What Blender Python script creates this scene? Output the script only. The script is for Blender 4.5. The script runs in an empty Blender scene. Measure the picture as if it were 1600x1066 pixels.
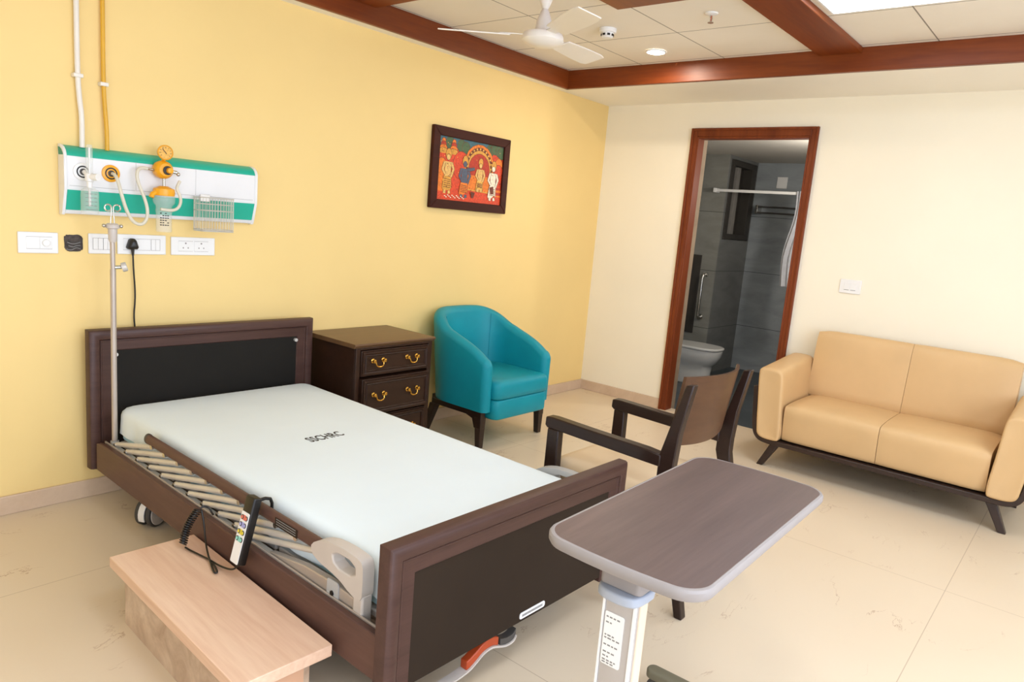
import bpy, bmesh, math, random
from mathutils import Vector, Matrix
PI = math.pi
random.seed(7)
S = bpy.context.scene
COL = S.collection

# ------------------------------------------------------------------ camera
cam = bpy.data.cameras.new('camera')
cam.sensor_fit = 'HORIZONTAL'; cam.sensor_width = 36.0
cam.lens = 1114.0774 / 1600 * 36.0
cam.clip_start = 0.05; cam.clip_end = 100
camo = bpy.data.objects.new('camera', cam); COL.objects.link(camo)
camo.location = (-5.18973, -3.44124, 1.42798)
camo.rotation_euler = (1.40067134, -0.08382016, -0.86811522)
S.camera = camo

# ------------------------------------------------------------------ colour management
S.view_settings.view_transform = 'Standard'
S.view_settings.look = 'None'
S.view_settings.gamma = 1.0
S.view_settings.use_curve_mapping = False
S.view_settings.exposure = 0.05

# ------------------------------------------------------------------ world and added window light
W = bpy.data.worlds.new('world'); S.world = W; W.use_nodes = True
bg = W.node_tree.nodes['Background']
bg.inputs[0].default_value = (0.85, 0.93, 1.0, 1); bg.inputs[1].default_value = 1.0

def area(name, loc, rot, sx, sy, power, color):
    l = bpy.data.lights.new(name, 'AREA'); l.shape = 'RECTANGLE'; l.size = sx; l.size_y = sy
    l.energy = power; l.color = color
    o = bpy.data.objects.new(name, l); COL.objects.link(o); o.location = loc; o.rotation_euler = rot
    return o
# area lights at unseen windows, added and placed to light the room
area('window_fill', (-4.3, -5.35, 1.40), (PI/2, 0, 0), 4.0, 1.6, 106, (0.78, 0.93, 1.20))
area('window_fill', (-6.75, -3.3, 1.45), (PI/2, 0, -PI/2), 3.2, 1.7, 17, (0.78, 0.93, 1.20))
PANEL_W = 15.0      # emission strength of the ceiling LED panels
DOWN_W = 330.0

# ------------------------------------------------------------------ materials
def lin(c):
    c = c / 255.0
    return c / 12.92 if c <= 0.04045 else ((c + 0.055) / 1.055) ** 2.4
def rgb(h):
    if isinstance(h, str):
        h = h.lstrip('#'); h = tuple(int(h[i:i+2], 16) for i in (0, 2, 4))
    return (lin(h[0]), lin(h[1]), lin(h[2]), 1)
MATS = {}
class NT:
    def __init__(s, name):
        s.m = bpy.data.materials.new(name); s.m.use_nodes = True
        s.t = s.m.node_tree; s.b = s.t.nodes['Principled BSDF']; s.L = s.t.links
    def n(s, typ, **kw):
        x = s.t.nodes.new(typ)
        for k, v in kw.items(): setattr(x, k, v)
        return x
    def coords(s, scale=(1, 1, 1), kind='Object'):
        tc = s.n('ShaderNodeTexCoord'); mp = s.n('ShaderNodeMapping'); mp.inputs['Scale'].default_value = scale
        s.L.new(tc.outputs[kind], mp.inputs[0]); return mp.outputs[0]
    def noise(s, vec, scale, detail=4, rough=0.55, dist=0.0):
        x = s.n('ShaderNodeTexNoise'); x.inputs['Scale'].default_value = scale; x.inputs['Detail'].default_value = detail
        x.inputs['Roughness'].default_value = rough; x.inputs['Distortion'].default_value = dist
        if vec is not None: s.L.new(vec, x.inputs['Vector'])
        return x.outputs['Fac']
    def ramp(s, fac, stops):
        r = s.n('ShaderNodeValToRGB'); e = r.color_ramp.elements
        while len(e) < len(stops): e.new(0.5)
        for i, (p, c) in enumerate(stops):
            e[i].position = p; e[i].color = c if len(c) == 4 else (*c, 1)
        s.L.new(fac, r.inputs[0]); return r.outputs[0]
    def math(s, op, a, b=None, c=None):
        x = s.n('ShaderNodeMath', operation=op)
        for i, v in enumerate((a, b, c)):
            if v is None: continue
            if isinstance(v, (int, float)): x.inputs[i].default_value = v
            else: s.L.new(v, x.inputs[i])
        return x.outputs[0]
    def mix(s, fac, a, b):
        x = s.n('ShaderNodeMix', data_type='RGBA')
        for i, v in ((0, fac), (6, a), (7, b)):
            if isinstance(v, (int, float)): x.inputs[i].default_value = v
            elif isinstance(v, tuple): x.inputs[i].default_value = v
            else: s.L.new(v, x.inputs[i])
        return x.outputs[2]
    def bump(s, h, strength=0.2, dist=0.01):
        x = s.n('ShaderNodeBump'); x.inputs['Strength'].default_value = strength; x.inputs['Distance'].default_value = dist
        s.L.new(h, x.inputs['Height']); s.L.new(x.outputs[0], s.b.inputs['Normal'])
    def set(s, base=None, rough=None, metal=None, spec=None, **kw):
        if base is not None:
            if isinstance(base, tuple): s.b.inputs['Base Color'].default_value = base
            else: s.L.new(base, s.b.inputs['Base Color'])
        if rough is not None:
            if isinstance(rough, (int, float)): s.b.inputs['Roughness'].default_value = rough
            else: s.L.new(rough, s.b.inputs['Roughness'])
        if metal is not None: s.b.inputs['Metallic'].default_value = metal
        if spec is not None: s.b.inputs['Specular IOR Level'].default_value = spec
        for k, v in kw.items(): s.b.inputs[k].default_value = v
def mul(c, k): return (c[0]*k, c[1]*k, c[2]*k, 1)

def plain(name, col, rough=0.5, metal=0.0, var=0.05, scale=8.0, spec=0.5, bump=0.0, bscale=200, **kw):
    n = NT(name); c = rgb(col); v = n.coords()
    f = n.noise(v, scale, 3)
    n.set(n.ramp(f, [(0.3, mul(c, 1 - var)), (0.7, mul(c, 1 + var))]), rough, metal, spec, **kw)
    if bump: n.bump(n.noise(v, bscale, 3), bump, 0.002)
    MATS[name] = n.m; return n.m
def wood(name, dark, light, axis='X', rough=0.4, scale=14, spec=0.5, coat=0.0):
    n = NT(name); sc = [1, 1, 1]; sc['XYZ'.index(axis)] = 0.07
    v = n.coords(tuple(sc)); f = n.noise(v, scale, 6, 0.65, 0.6); g = n.noise(v, scale * 7, 3, 0.6)
    f2 = n.math('ADD', n.math('MULTIPLY', f, 0.75), n.math('MULTIPLY', g, 0.25))
    n.set(n.ramp(f2, [(0.32, rgb(dark)), (0.68, rgb(light))]), rough, 0, spec)
    n.b.inputs['Coat Weight'].default_value = coat
    n.bump(g, 0.05, 0.002)
    MATS[name] = n.m; return n.m
def glass(name, col, alpha, rough=0.1):
    n = NT(name); n.set(rgb(col), rough, 0, 0.5); v = n.coords()
    n.L.new(n.math('MULTIPLY_ADD', n.noise(v, 30, 2), 0.1, alpha - 0.05), n.b.inputs['Alpha'])
    MATS[name] = n.m; return n.m
def emit(name, col, strength):
    n = NT(name); n.set(rgb(col), 0.5); n.b.inputs['Emission Color'].default_value = rgb(col)
    n.b.inputs['Emission Strength'].default_value = strength; MATS[name] = n.m; return n.m

def wallpaint(name, col):
    n = NT(name); v = n.coords(); c = rgb(col)
    f = n.noise(v, 1.3, 4); n.set(n.ramp(f, [(0.3, mul(c, 0.975)), (0.7, mul(c, 1.02))]), 0.55, 0, 0.3)
    n.bump(n.noise(v, 90, 4), 0.06, 0.002); MATS[name] = n.m; return n.m
wallpaint('yellow_paint', '#F4D48E')
wallpaint('cream_paint', '#F9EFD8')
wallpaint('white_paint', '#FAF4E8')

def floor_mat():
    n = NT('marble_floor'); v = n.coords(); c = rgb('#DDC3A0')
    base = n.ramp(n.noise(v, 0.9, 2, 0.5, 0.0), [(0.25, rgb('#DAC5A8')), (0.75, rgb('#E2CFB4'))])
    # thin brown scratches and veins
    w = n.coords((1.0, 2.6, 1)); a = n.noise(w, 1.7, 7, 0.62, 0.5)
    ridge = n.math('ABSOLUTE', n.math('SUBTRACT', a, 0.5))
    vein = n.math('LESS_THAN', ridge, 0.0035)
    mask = n.ramp(n.noise(v, 3.1, 3), [(0.53, (0, 0, 0)), (0.62, (1, 1, 1))])
    vm = n.math('MULTIPLY', n.math('MULTIPLY', vein, mask), 0.55)
    base = n.mix(vm, base, rgb('#9A6B42'))
    # joints between the slabs
    sep = n.n('ShaderNodeSeparateXYZ'); n.L.new(n.coords(), sep.inputs[0])
    def joint(o, off, sp):
        m = n.math('PINGPONG', n.math('ADD', o, off), sp / 2)
        return n.math('LESS_THAN', m, 0.0016)
    j = n.math('MAXIMUM', joint(sep.outputs[0], 1.71 + 1.775 * 8, 1.775), joint(sep.outputs[1], 3.12 + 24.0, 2.4))
    base = n.mix(n.math('MULTIPLY', j, 0.45), base, rgb('#8F6E4C'))
    n.set(base, n.math('MULTIPLY_ADD', n.noise(v, 6, 3), 0.12, 0.30), 0, 0.35)
    MATS['marble_floor'] = n.m
floor_mat()
def slate(name, c1, c2, zoff=0.0):
    n = NT(name); v = n.coords((1, 1, 3.2)); f = n.noise(v, 2.3, 6, 0.6, 0.8)
    base = n.ramp(f, [(0.3, rgb(c1)), (0.7, rgb(c2))])
    sep = n.n('ShaderNodeSeparateXYZ'); n.L.new(n.coords(), sep.inputs[0])
    m = n.math('PINGPONG', n.math('ADD', sep.outputs[2], 6 + zoff), 0.3)
    base = n.mix(n.math('MULTIPLY', n.math('LESS_THAN', m, 0.003), 0.7), base, rgb('#15171A'))
    n.set(base, 0.35, 0, 0.4); MATS[name] = n.m
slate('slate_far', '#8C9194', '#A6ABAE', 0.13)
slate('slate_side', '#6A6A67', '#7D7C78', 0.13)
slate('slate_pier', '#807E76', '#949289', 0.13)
slate('slate_floor', '#3A4044', '#4C5256', 0.2)

def ceiling_mat():
    n = NT('ceiling_tile'); v = n.coords()
    base = n.ramp(n.noise(v, 2, 4), [(0.3, rgb('#F0E7D8')), (0.7, rgb('#F5EDE0'))])
    sep = n.n('ShaderNodeSeparateXYZ'); n.L.new(n.coords(), sep.inputs[0])
    def joint(o, off):
        m = n.math('PINGPONG', n.math('ADD', o, off), 0.3)
        return n.math('LESS_THAN', m, 0.0035)
    j = n.math('MAXIMUM', joint(sep.outputs[0], 0.785 + 12), joint(sep.outputs[1], 0.125 + 12))
    n.set(n.mix(n.math('MULTIPLY', j, 0.75), base, rgb('#5A4C3C')), 0.7, 0, 0.2)
    n.bump(n.noise(v, 120, 3), 0.08, 0.002)
    MATS['ceiling_tile'] = n.m
ceiling_mat()

def stone(name, c1, c2, scale=5):
    n = NT(name); v = n.coords((1, 1, 1)); f = n.noise(v, scale, 6, 0.65, 0.8)
    n.set(n.ramp(f, [(0.3, rgb(c1)), (0.7, rgb(c2))]), 0.3, 0, 0.4); MATS[name] = n.m
stone('skirting_stone', '#CDB093', '#DCC2A6')
stone('reveal_shade', '#8E7A63', '#A38D74')  # tan tone stands for shade on the cream door reveal
stone('step_side_stone', '#A98A70', '#D8BEA4', 8)

wood('teak_beam_x', '#66290A', '#8B4213', 'X', 0.42, 9, 0.4)
wood('teak_beam_y', '#66290A', '#8B4213', 'Y', 0.42, 9, 0.4)
wood('teak_door', '#652A10', '#853F1B', 'Z', 0.45, 9, 0.3)
wood('frame_wood', '#341309', '#4A1D11', 'X', 0.5, 12, 0.2)
wood('bed_wood_x', '#452E27', '#563C34', 'X', 0.42, 22, 0.28)
wood('bed_wood_y', '#523830', '#64473D', 'Y', 0.42, 22, 0.28)
wood('bed_wood_z', '#523830', '#64473D', 'Z', 0.42, 22, 0.28)
plain('bed_panel', '#33281F', 0.7, 0, 0.04, 8, 0.12)
plain('head_panel', '#23201C', 0.7, 0, 0.04, 8, 0.12)
wood('cabinet_wood', '#2A180E', '#382115', 'X', 0.38, 18, 0.3)
wood('cabinet_top', '#5D4128', '#6E5035', 'X', 0.35, 18)
wood('chair_wood', '#21140F', '#2E1D17', 'Y', 0.33, 18, 0.35)
wood('chair_ply', '#4A2F1D', '#5C3D27', 'X', 0.38, 14, 0.35)
wood('leg_wood', '#23140D', '#301D14', 'Z', 0.35, 18)
wood('sofa_wood', '#291A14', '#35231B', 'Y', 0.4, 18)
wood('table_laminate', '#574641', '#6B5751', 'X', 0.42, 16, 0.35)
wood('step_laminate', '#D2A283', '#F0CFB2', 'Y', 0.42, 9)
plain('step_edge', '#D6A785', 0.45, 0, 0.06)
plain('sheet_cotton', '#E6EFF2', 0.85, 0, 0.015, 3, 0.2, 0.12, 25)
plain('mattress_blue', '#B9DCE8', 0.7)
plain('teal_leather', '#0F909F', 0.45, 0, 0.06, 5, 0.3, 0.15, 260)
plain('tan_leather', '#D6B07E', 0.45, 0, 0.04, 4, 0.3, 0.12, 260)
plain('beige_cushion', '#DFC49F', 0.5, 0, 0.03)
plain('chrome', '#C9C6C0', 0.22, 1.0, 0.05)
plain('aluminium', '#DAD5CE', 0.38, 0.35, 0.06)
plain('pale_steel', '#BDB0A4', 0.4, 0.4, 0.05)
plain('wire_steel', '#DAD6CE', 0.3, 0.45, 0.03)
plain('brass', '#D2A24A', 0.25, 1.0, 0.08)
plain('white_plastic', '#F1EEEA', 0.35, 0, 0.015)
plain('panel_white', '#EDEBEA', 0.3, 0, 0.015)
plain('grey_plastic', '#C9BEB4', 0.45, 0, 0.03)
plain('rail_grey', '#B5B4B2', 0.45, 0, 0.03)
plain('edge_grey', '#9A918C', 0.55, 0, 0.03, 8, 0.2)
plain('collar_grey', '#A9AEB8', 0.5, 0, 0.03)
plain('column_grey', '#BDB6B1', 0.4, 0.3, 0.03)
plain('column_cream', '#E3CDB2', 0.45, 0, 0.03)
plain('foot_olive', '#77705A', 0.5, 0, 0.05)
plain('teal_plastic', '#1FB094', 0.35, 0, 0.03)
plain('teal_dark', '#0F8A76', 0.4, 0, 0.03)
plain('amber_plastic', '#F2A818', 0.35, 0, 0.05)
plain('orange_plastic', '#B5461E', 0.4, 0, 0.05)
plain('black_plastic', '#17130F', 0.4, 0, 0.1)
plain('black_print', '#2A2622', 0.7, 0, 0.05)
plain('grey_print', '#8E8A86', 0.7, 0, 0.05)
plain('dark_mark', '#4A4642', 0.5, 0, 0.1)
plain('fan_white', '#F0E7DA', 0.3, 0, 0.02)
plain('porcelain', '#D9D6D0', 0.15, 0, 0.02)
plain('pipe_white', '#EEE6DA', 0.4, 0, 0.03)
plain('pipe_yellow', '#E0A92C', 0.4, 0, 0.06)
plain('hose_clear', '#DCD3BE', 0.35, 0, 0.03)
plain('box_cavity', '#4E443E', 0.8, 0, 0.5, 60)
plain('curtain_cloth', '#C4C4C8', 0.85, 0, 0.08, 20)
plain('bath_ceiling', '#C4BDB2', 0.7, 0, 0.03)
plain('window_dark', '#3B3630', 0.6, 0, 0.1)
plain('window_strip', '#8E8880', 0.6, 0, 0.1)
plain('rubber', '#46423E', 0.7, 0, 0.1)
plain('button_red', '#E0705A', 0.5); plain('button_blue', '#A9ABE0', 0.5)
plain('button_yellow', '#E8D23C', 0.5); plain('button_teal', '#8FD8C8', 0.5)
glass('clear_plastic', '#EEF0EC', 0.24)
emit('led_panel', '#DDECFF', PANEL_W)
emit('downlight_lens', '#FFF0DC', DOWN_W)
for k, c in dict(p_red='#D8431C', p_orange='#E87A1C', p_deep='#B8300F', p_yellow='#E8B04A', p_skin='#E2B465', p_blue='#4E5666',
                 p_white='#EFE0C4', p_green='#47603C', p_teal='#3C6A74', p_brown='#6A2A12', p_gold='#D89A38').items():
    plain(k, c, 0.5, 0, 0.22, 90)

# ------------------------------------------------------------------ mesh builder
class MB:
    def __init__(s): s.v = []; s.f = []; s.mi = []; s.cur = 0; s.M = Matrix.Identity(4)
    def add(s, vs, fs, M=None):
        b = len(s.v); m = s.M @ M if M is not None else s.M
        s.v += [m @ Vector(p) for p in vs]
        s.f += [[b + i for i in q] for q in fs]; s.mi += [s.cur] * len(fs)
        return s
    def box(s, x0, x1, y0, y1, z0, z1, M=None):
        x0, x1 = sorted((x0, x1)); y0, y1 = sorted((y0, y1)); z0, z1 = sorted((z0, z1))
        return s.add([(x0,y0,z0),(x1,y0,z0),(x1,y1,z0),(x0,y1,z0),(x0,y0,z1),(x1,y0,z1),(x1,y1,z1),(x0,y1,z1)],
                     [(0,3,2,1),(4,5,6,7),(0,1,5,4),(1,2,6,5),(2,3,7,6),(3,0,4,7)], M)
    def loft(s, rings, cap=True, closed=True):
        n = len(rings[0]); vs = [p for r in rings for p in r]; fs = []
        for i in range(len(rings) - 1):
            for j in range(n if closed else n - 1):
                k = (j + 1) % n
                fs.append((i*n+j, i*n+k, (i+1)*n+k, (i+1)*n+j))
        if cap: fs += [tuple(range(n))[::-1], tuple((len(rings)-1)*n + j for j in range(n))]
        return s.add(vs, fs)
    def prism(s, pts, lo, hi, axis='x'):
        """outline pts in the plane square to axis (x: (y,z), y: (x,z), z: (x,y)), pushed from lo to hi"""
        def P(p, a):
            return {'x': (a, p[0], p[1]), 'y': (p[0], a, p[1]), 'z': (p[0], p[1], a)}[axis]
        return s.loft([[P(p, lo) for p in pts], [P(p, hi) for p in pts]])
    def tube(s, path, r, n=10, cap=True, closed=False, flat=None):
        path = [Vector(p) for p in path]; rs = r if isinstance(r, (list, tuple)) else [r] * len(path)
        rings = []; up = None
        for i, p in enumerate(path):
            if closed: t = path[(i+1) % len(path)] - path[i-1]
            else: t = path[min(i+1, len(path)-1)] - path[max(i-1, 0)]
            t.normalize()
            if up is None:
                up = Vector((0, 0, 1)) if abs(t.z) < 0.9 else Vector((0, 1, 0))
            a = t.cross(up)
            if a.length < 1e-6: a = t.orthogonal()
            a.normalize(); b = a.cross(t).normalized(); up = b
            fa, fb = flat or (1, 1)
            rings.append([p + rs[i] * (fa * math.cos(2*PI*j/n) * a + fb * math.sin(2*PI*j/n) * b) for j in range(n)])
        if closed: rings.append(rings[0])
        return s.loft(rings, cap and not closed)
    def lathe(s, prof, n=24, M=None, cap=True):
        """profile of (r, z) about local Z"""
        vs = []; fs = []
        for (r, z) in prof:
            vs += [(max(r, 1e-5) * math.cos(2*PI*j/n), max(r, 1e-5) * math.sin(2*PI*j/n), z) for j in range(n)]
        for i in range(len(prof) - 1):
            for j in range(n):
                k = (j+1) % n; fs.append((i*n+j, i*n+k, (i+1)*n+k, (i+1)*n+j))
        if cap: fs += [tuple(range(n))[::-1], tuple((len(prof)-1)*n+j for j in range(n))]
        return s.add(vs, fs, M)
    def cyl(s, p, q, r, n=16, r2=None):
        return s.tube([p, q], [r, r if r2 is None else r2], n)
    def ball(s, c, r, n=12, sc=(1, 1, 1)):
        prof = [(r * math.sin(PI * i / n), -r * math.cos(PI * i / n)) for i in range(n + 1)]
        return s.lathe(prof, n * 2, Matrix.Translation(c) @ Matrix.Diagonal((*sc, 1)))
    def disc(s, pts):            # single flat polygon
        return s.add(pts, [tuple(range(len(pts)))])

def rrect(x0, x1, y0, y1, r, n=6):
    out = []
    for cx, cy, a in ((x1-r, y1-r, 0), (x0+r, y1-r, PI/2), (x0+r, y0+r, PI), (x1-r, y0+r, 1.5*PI)):
        for i in range(n + 1):
            t = a + PI/2 * i / n; out.append((cx + r*math.cos(t), cy + r*math.sin(t)))
    return out
def chaikin(p, it=2, closed=False):
    for _ in range(it):
        q = []
        m = len(p)
        for i in range(m if closed else m - 1):
            a, b = Vector(p[i]), Vector(p[(i+1) % m])
            q += [a*0.75 + b*0.25, a*0.25 + b*0.75]
        if not closed: q = [Vector(p[0])] + q + [Vector(p[-1])]
        p = q
    return p

ORG = {}
FRAME = {}
def build(name, mb, mats, parent=None, org=None, smooth=35, bevel=0.0, seg=2, subd=0, frame=None):
    """one mesh object; vertices are given in frame coordinates, the origin goes to org (or the parent's)"""
    if isinstance(mats, str): mats = [mats]
    o0 = Vector(org) if org is not None else (ORG[parent] if parent is not None else Vector((0, 0, 0)))
    me = bpy.data.meshes.new(name)
    me.from_pydata([tuple(v - o0) for v in mb.v], [], mb.f)
    for m in mats: me.materials.append(MATS[m])
    if len(mats) > 1: me.polygons.foreach_set('material_index', mb.mi)
    bm = bmesh.new(); bm.from_mesh(me); bmesh.ops.recalc_face_normals(bm, faces=bm.faces); bm.to_mesh(me); bm.free()
    if smooth:
        me.polygons.foreach_set('use_smooth', [True] * len(me.polygons))
        me.set_sharp_from_angle(angle=math.radians(smooth))
    o = bpy.data.objects.new(name, me); COL.objects.link(o)
    ORG[o] = o0
    if parent is not None:
        o.parent = parent; o.location = o0 - ORG[parent]
    else:
        f = frame or Matrix.Identity(4); o.matrix_world = f @ Matrix.Translation(o0)
    if bevel:
        m = o.modifiers.new('bevel', 'BEVEL'); m.width = bevel; m.segments = seg; m.limit_method = 'ANGLE'; m.angle_limit = math.radians(40)
        m.harden_normals = False
        if smooth: me.set_sharp_from_angle(angle=math.radians(180)) if seg >= 3 else None
    if subd:
        m = o.modifiers.new('subdivision', 'SUBSURF'); m.levels = subd; m.render_levels = subd
        me.set_sharp_from_angle(angle=PI)
    return o
def tag(o, label, cat, group=None):
    o['label'] = label; o['category'] = cat
    if group: o['group'] = group
    return o
def thing(name, label, cat, org, frame=None, group=None):
    o = bpy.data.objects.new(name, None); COL.objects.link(o); o.empty_display_size = 0.1
    ORG[o] = Vector(org); o.matrix_world = (frame or Matrix.Identity(4)) @ Matrix.Translation(org)
    return tag(o, label, cat, group)
def struct(name, mb, mats, **kw):
    o = build(name, mb, mats, **kw); o['kind'] = 'structure'; return o
def text_mesh(name, txt, size, mat, parent, M, thick=0.0004, fit=None):
    """flat lettering turned into a mesh, laid by matrix M in the parent's frame coordinates"""
    cu = bpy.data.curves.new(name, 'FONT'); cu.body = txt; cu.size = size; cu.align_x = 'CENTER'; cu.align_y = 'CENTER'
    cu.extrude = thick; cu.offset = size*.012; cu.resolution_u = 3
    t = bpy.data.objects.new(name + '_tmp', cu); COL.objects.link(t)
    dg = bpy.context.evaluated_depsgraph_get(); dg.update()
    me = bpy.data.meshes.new_from_object(t.evaluated_get(dg))
    bpy.data.objects.remove(t); bpy.data.curves.remove(cu)
    me.materials.clear(); me.materials.append(MATS[mat]); me.name = name
    if fit:
        xs = [v.co.x for v in me.vertices]; k = fit / (max(xs) - min(xs))
        for v in me.vertices: v.co.x *= k
    me.transform(Matrix.Translation(-ORG[parent]) @ M)
    o = bpy.data.objects.new(name, me); COL.objects.link(o); o.parent = parent; ORG[o] = ORG[parent]
    return o

# ------------------------------------------------------------------ room shell
X0, Y0 = -6.8, -5.4           # far-left and front limits of the room
HC = 2.54                     # tile ceiling
HS = 2.414                    # plaster border
struct('floor', MB().box(X0 - .12, 0.10, Y0 - .12, 0.12, -0.10, 0.0), 'marble_floor')
struct('wall_back', MB().box(X0 - .12, 0.0, 0.0, 0.12, 0.0, HC + .1), 'yellow_paint')
DY0, DY1, DZ = -0.842, -1.692, 2.160
w = MB()
w.box(0, .16, DY0, 0.12, 0, HC + .1); w.box(0, .16, Y0 - .12, DY1, 0, HC + .1); w.box(0, .16, DY1, DY0, DZ, HC + .1)
struct('wall_right', w, 'cream_paint')
w = MB()   # wall behind the photographer, with an unseen window opening added for the light
w.box(X0, 0, Y0 - .12, Y0, 0, .6); w.box(X0, 0, Y0 - .12, Y0, 2.3, HC + .1)
w.box(X0, -6.35, Y0 - .12, Y0, .6, 2.3); w.box(-2.25, 0, Y0 - .12, Y0, .6, 2.3)
struct('wall_front', w, 'cream_paint')
w = MB()
w.box(X0 - .12, X0, Y0 - .12, 0, 0, .6); w.box(X0 - .12, X0, Y0 - .12, 0, 2.3, HC + .1)
w.box(X0 - .12, X0, Y0 - .12, -4.9, .6, 2.3); w.box(X0 - .12, X0, -1.7, 0, .6, 2.3)
struct('wall_left', w, 'cream_paint')
w = MB()
for a in (-6.35, -5.003, -3.657, -2.31): w.box(a, a + .06, Y0 - .1, Y0 - .04, .6, 2.3)
w.box(-6.35, -2.25, Y0 - .1, Y0 - .04, .6, .66); w.box(-6.35, -2.25, Y0 - .1, Y0 - .04, 2.24, 2.3)
struct('added_window_2', w, 'white_plastic')  # unseen window frame, added with the front fill light
w = MB()
for a in (-4.9, -3.33, -1.76): w.box(X0 - .1, X0 - .04, a, a + .06, .6, 2.3)
w.box(X0 - .1, X0 - .04, -4.9, -1.7, .6, .66); w.box(X0 - .1, X0 - .04, -4.9, -1.7, 2.24, 2.3)
struct('added_window_3', w, 'white_plastic')  # unseen window frame, added with the left fill light
BXR, BYB = -0.745, -0.112     # inner faces of the wooden ceiling border
struct('ceiling', MB().box(X0, BXR + .05, Y0, BYB + .05, HC, HC + .1), 'ceiling_tile')
w = MB()                      # plaster border along the walls
w.box(BXR + .03, 0, Y0, 0, HS, HC + .1); w.box(X0, BXR + .03, BYB + .02, 0, HS, HC + .1)
struct('trim_1', w, 'white_paint')
struct('trim_2', MB().prism([(BYB, HC), (BYB, HS - .004), (BYB + .028, HS - .004), (BYB + .028, HC)], X0, BXR + .034, 'x'), 'teak_beam_x', bevel=.003)
struct('trim_3', MB().prism([(BXR, HC), (BXR, HS - .004), (BXR + .034, HS - .004), (BXR + .034, HC)], Y0, BYB + .028, 'y'), 'teak_beam_y', bevel=.003)
struct('trim_4', MB().box(-2.0, BXR, -2.150, -1.912, 2.508, HC), 'teak_beam_x', bevel=.004)
struct('trim_5', MB().box(-2.79, -2.55, -4.2, BYB, 2.50, HC), 'teak_beam_y', bevel=.004)
struct('trim_6', MB().box(-2.55, -2.0, -2.150, -1.318, 2.50, HC), 'teak_beam_x', bevel=.004)
struct('baseboard_back', MB().box(X0, 0, -.014, 0, 0, .083), 'skirting_stone', bevel=.003)
struct('baseboard_right', MB().box(-.014, 0, -.792, 0, 0, .083), 'skirting_stone', bevel=.003)
struct('baseboard_right', MB().box(-.014, 0, Y0, -1.738, 0, .083), 'skirting_stone', bevel=.003)

# door frame of the bathroom
w = MB()
w.box(-.02, 0, -.842, -.792, 0, 2.222); w.box(-.02, 0, -1.738, -1.692, 0, 2.222); w.box(-.02, 0, -1.692, -.842, 2.160, 2.222)
w.box(-.028, -.02, -.812, -.792, 0, 2.222); w.box(-.028, -.02, -1.738, -1.722, 0, 2.222); w.box(-.028, -.02, -1.722, -.812, 2.204, 2.222)
w.box(-.02, .08, -.856, -.8421, 0, 2.1599); w.box(-.02, .08, -1.6919, -1.678, 0, 2.1599); w.box(-.02, .08, -1.678, -.856, 2.146, 2.1599)
struct('door_1', w, 'teak_door', bevel=.003)

# bathroom behind the door
BZ = 2.243
struct('floor_bathroom', MB().box(.10, 2.75, -2.0, 0.12, -.12, -.02), 'slate_floor')
struct('ceiling_bathroom', MB().box(.16, 2.75, -2.0, 0.12, BZ, BZ + .1), 'bath_ceiling')
struct('wall_bathroom_far', MB().box(2.55, 2.70, -2.0, 0.12, -.1, BZ), 'slate_far')
struct('wall_bathroom_left', MB().box(.16, 2.55, 0.0, 0.12, -.1, BZ), 'slate_pier')
struct('wall_bathroom_right', MB().box(.16, 2.55, -2.0, -1.9, -.1, BZ), 'slate_side')
w = MB()                       # pier with a deep window recess in its side
w.cur = 0
w.box(1.8, 1.82, -.31, 0, -.1, BZ)
w.cur = 1
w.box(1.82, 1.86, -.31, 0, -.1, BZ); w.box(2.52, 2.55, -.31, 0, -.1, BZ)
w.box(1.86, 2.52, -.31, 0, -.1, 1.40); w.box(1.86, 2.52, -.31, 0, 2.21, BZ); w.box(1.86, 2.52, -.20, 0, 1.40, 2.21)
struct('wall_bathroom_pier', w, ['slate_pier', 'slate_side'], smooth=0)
w = MB()
for a, b, c, d in ((1.865, 2.515, 1.405, 1.46), (1.865, 2.515, 2.15, 2.205), (1.865, 1.95, 1.46, 2.15), (2.40, 2.515, 1.46, 2.15)):
    w.box(a, b, -.318, -.21, c, d)
w.cur = 1; w.box(2.13, 2.21, -.27, -.21, 1.46, 2.15)
w.cur = 0; w.box(1.95, 2.40, -.215, -.202, 1.46, 2.15)
struct('window_1', w, ['window_dark', 'window_strip'], bevel=.003)

# ------------------------------------------------------------------ bathroom things
bl = bpy.data.lights.new('bathroom_fill_light', 'POINT'); bl.energy = 30.0; bl.color = (1.0, 0.96, 0.90); bl.shadow_soft_size = .06  # unseen point light without a fixture, added to brighten the bathroom
bo = bpy.data.objects.new('bathroom_fill_light', bl); COL.objects.link(bo); bo.location = (.75, -1.74, 1.85)
struct('trim_shade', MB().box(.0805, .16, -.8462, -.8425, -.02, 2.155), 'reveal_shade')  # strip added over the cream wall edge, its tan colour painting the shade there
t = thing('toilet', 'white ceramic toilet with closed lid, seen through the bathroom doorway', 'toilet', (1.33, -.30, -.02))
def bowl_ring(k, z, back=-.02, tip=-.69, w=.175, cx=1.33):
    pts = []
    for i in range(28):
        a = 2*PI*i/28; c, s_ = math.cos(a), math.sin(a)
        yy = (tip + back)/2 + (back - tip)/2 * k * (abs(s_)**.75 * (1 if s_ > 0 else -1))
        pts.append((cx + w*k*(abs(c)**.75 * (1 if c > 0 else -1)), yy, z))
    return pts
w = MB().loft([bowl_ring(1, -.02, -.02, -.60, .12), bowl_ring(1, .10, -.02, -.60, .12), bowl_ring(1, .17, -.02, -.61, .125), bowl_ring(1, .20, -.02, -.645, .15),
               bowl_ring(1, .27, -.02, -.68, .175), bowl_ring(1, .335, -.02, -.69, .18)])
build('bowl', w, 'porcelain', t, bevel=.008, seg=3)
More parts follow.
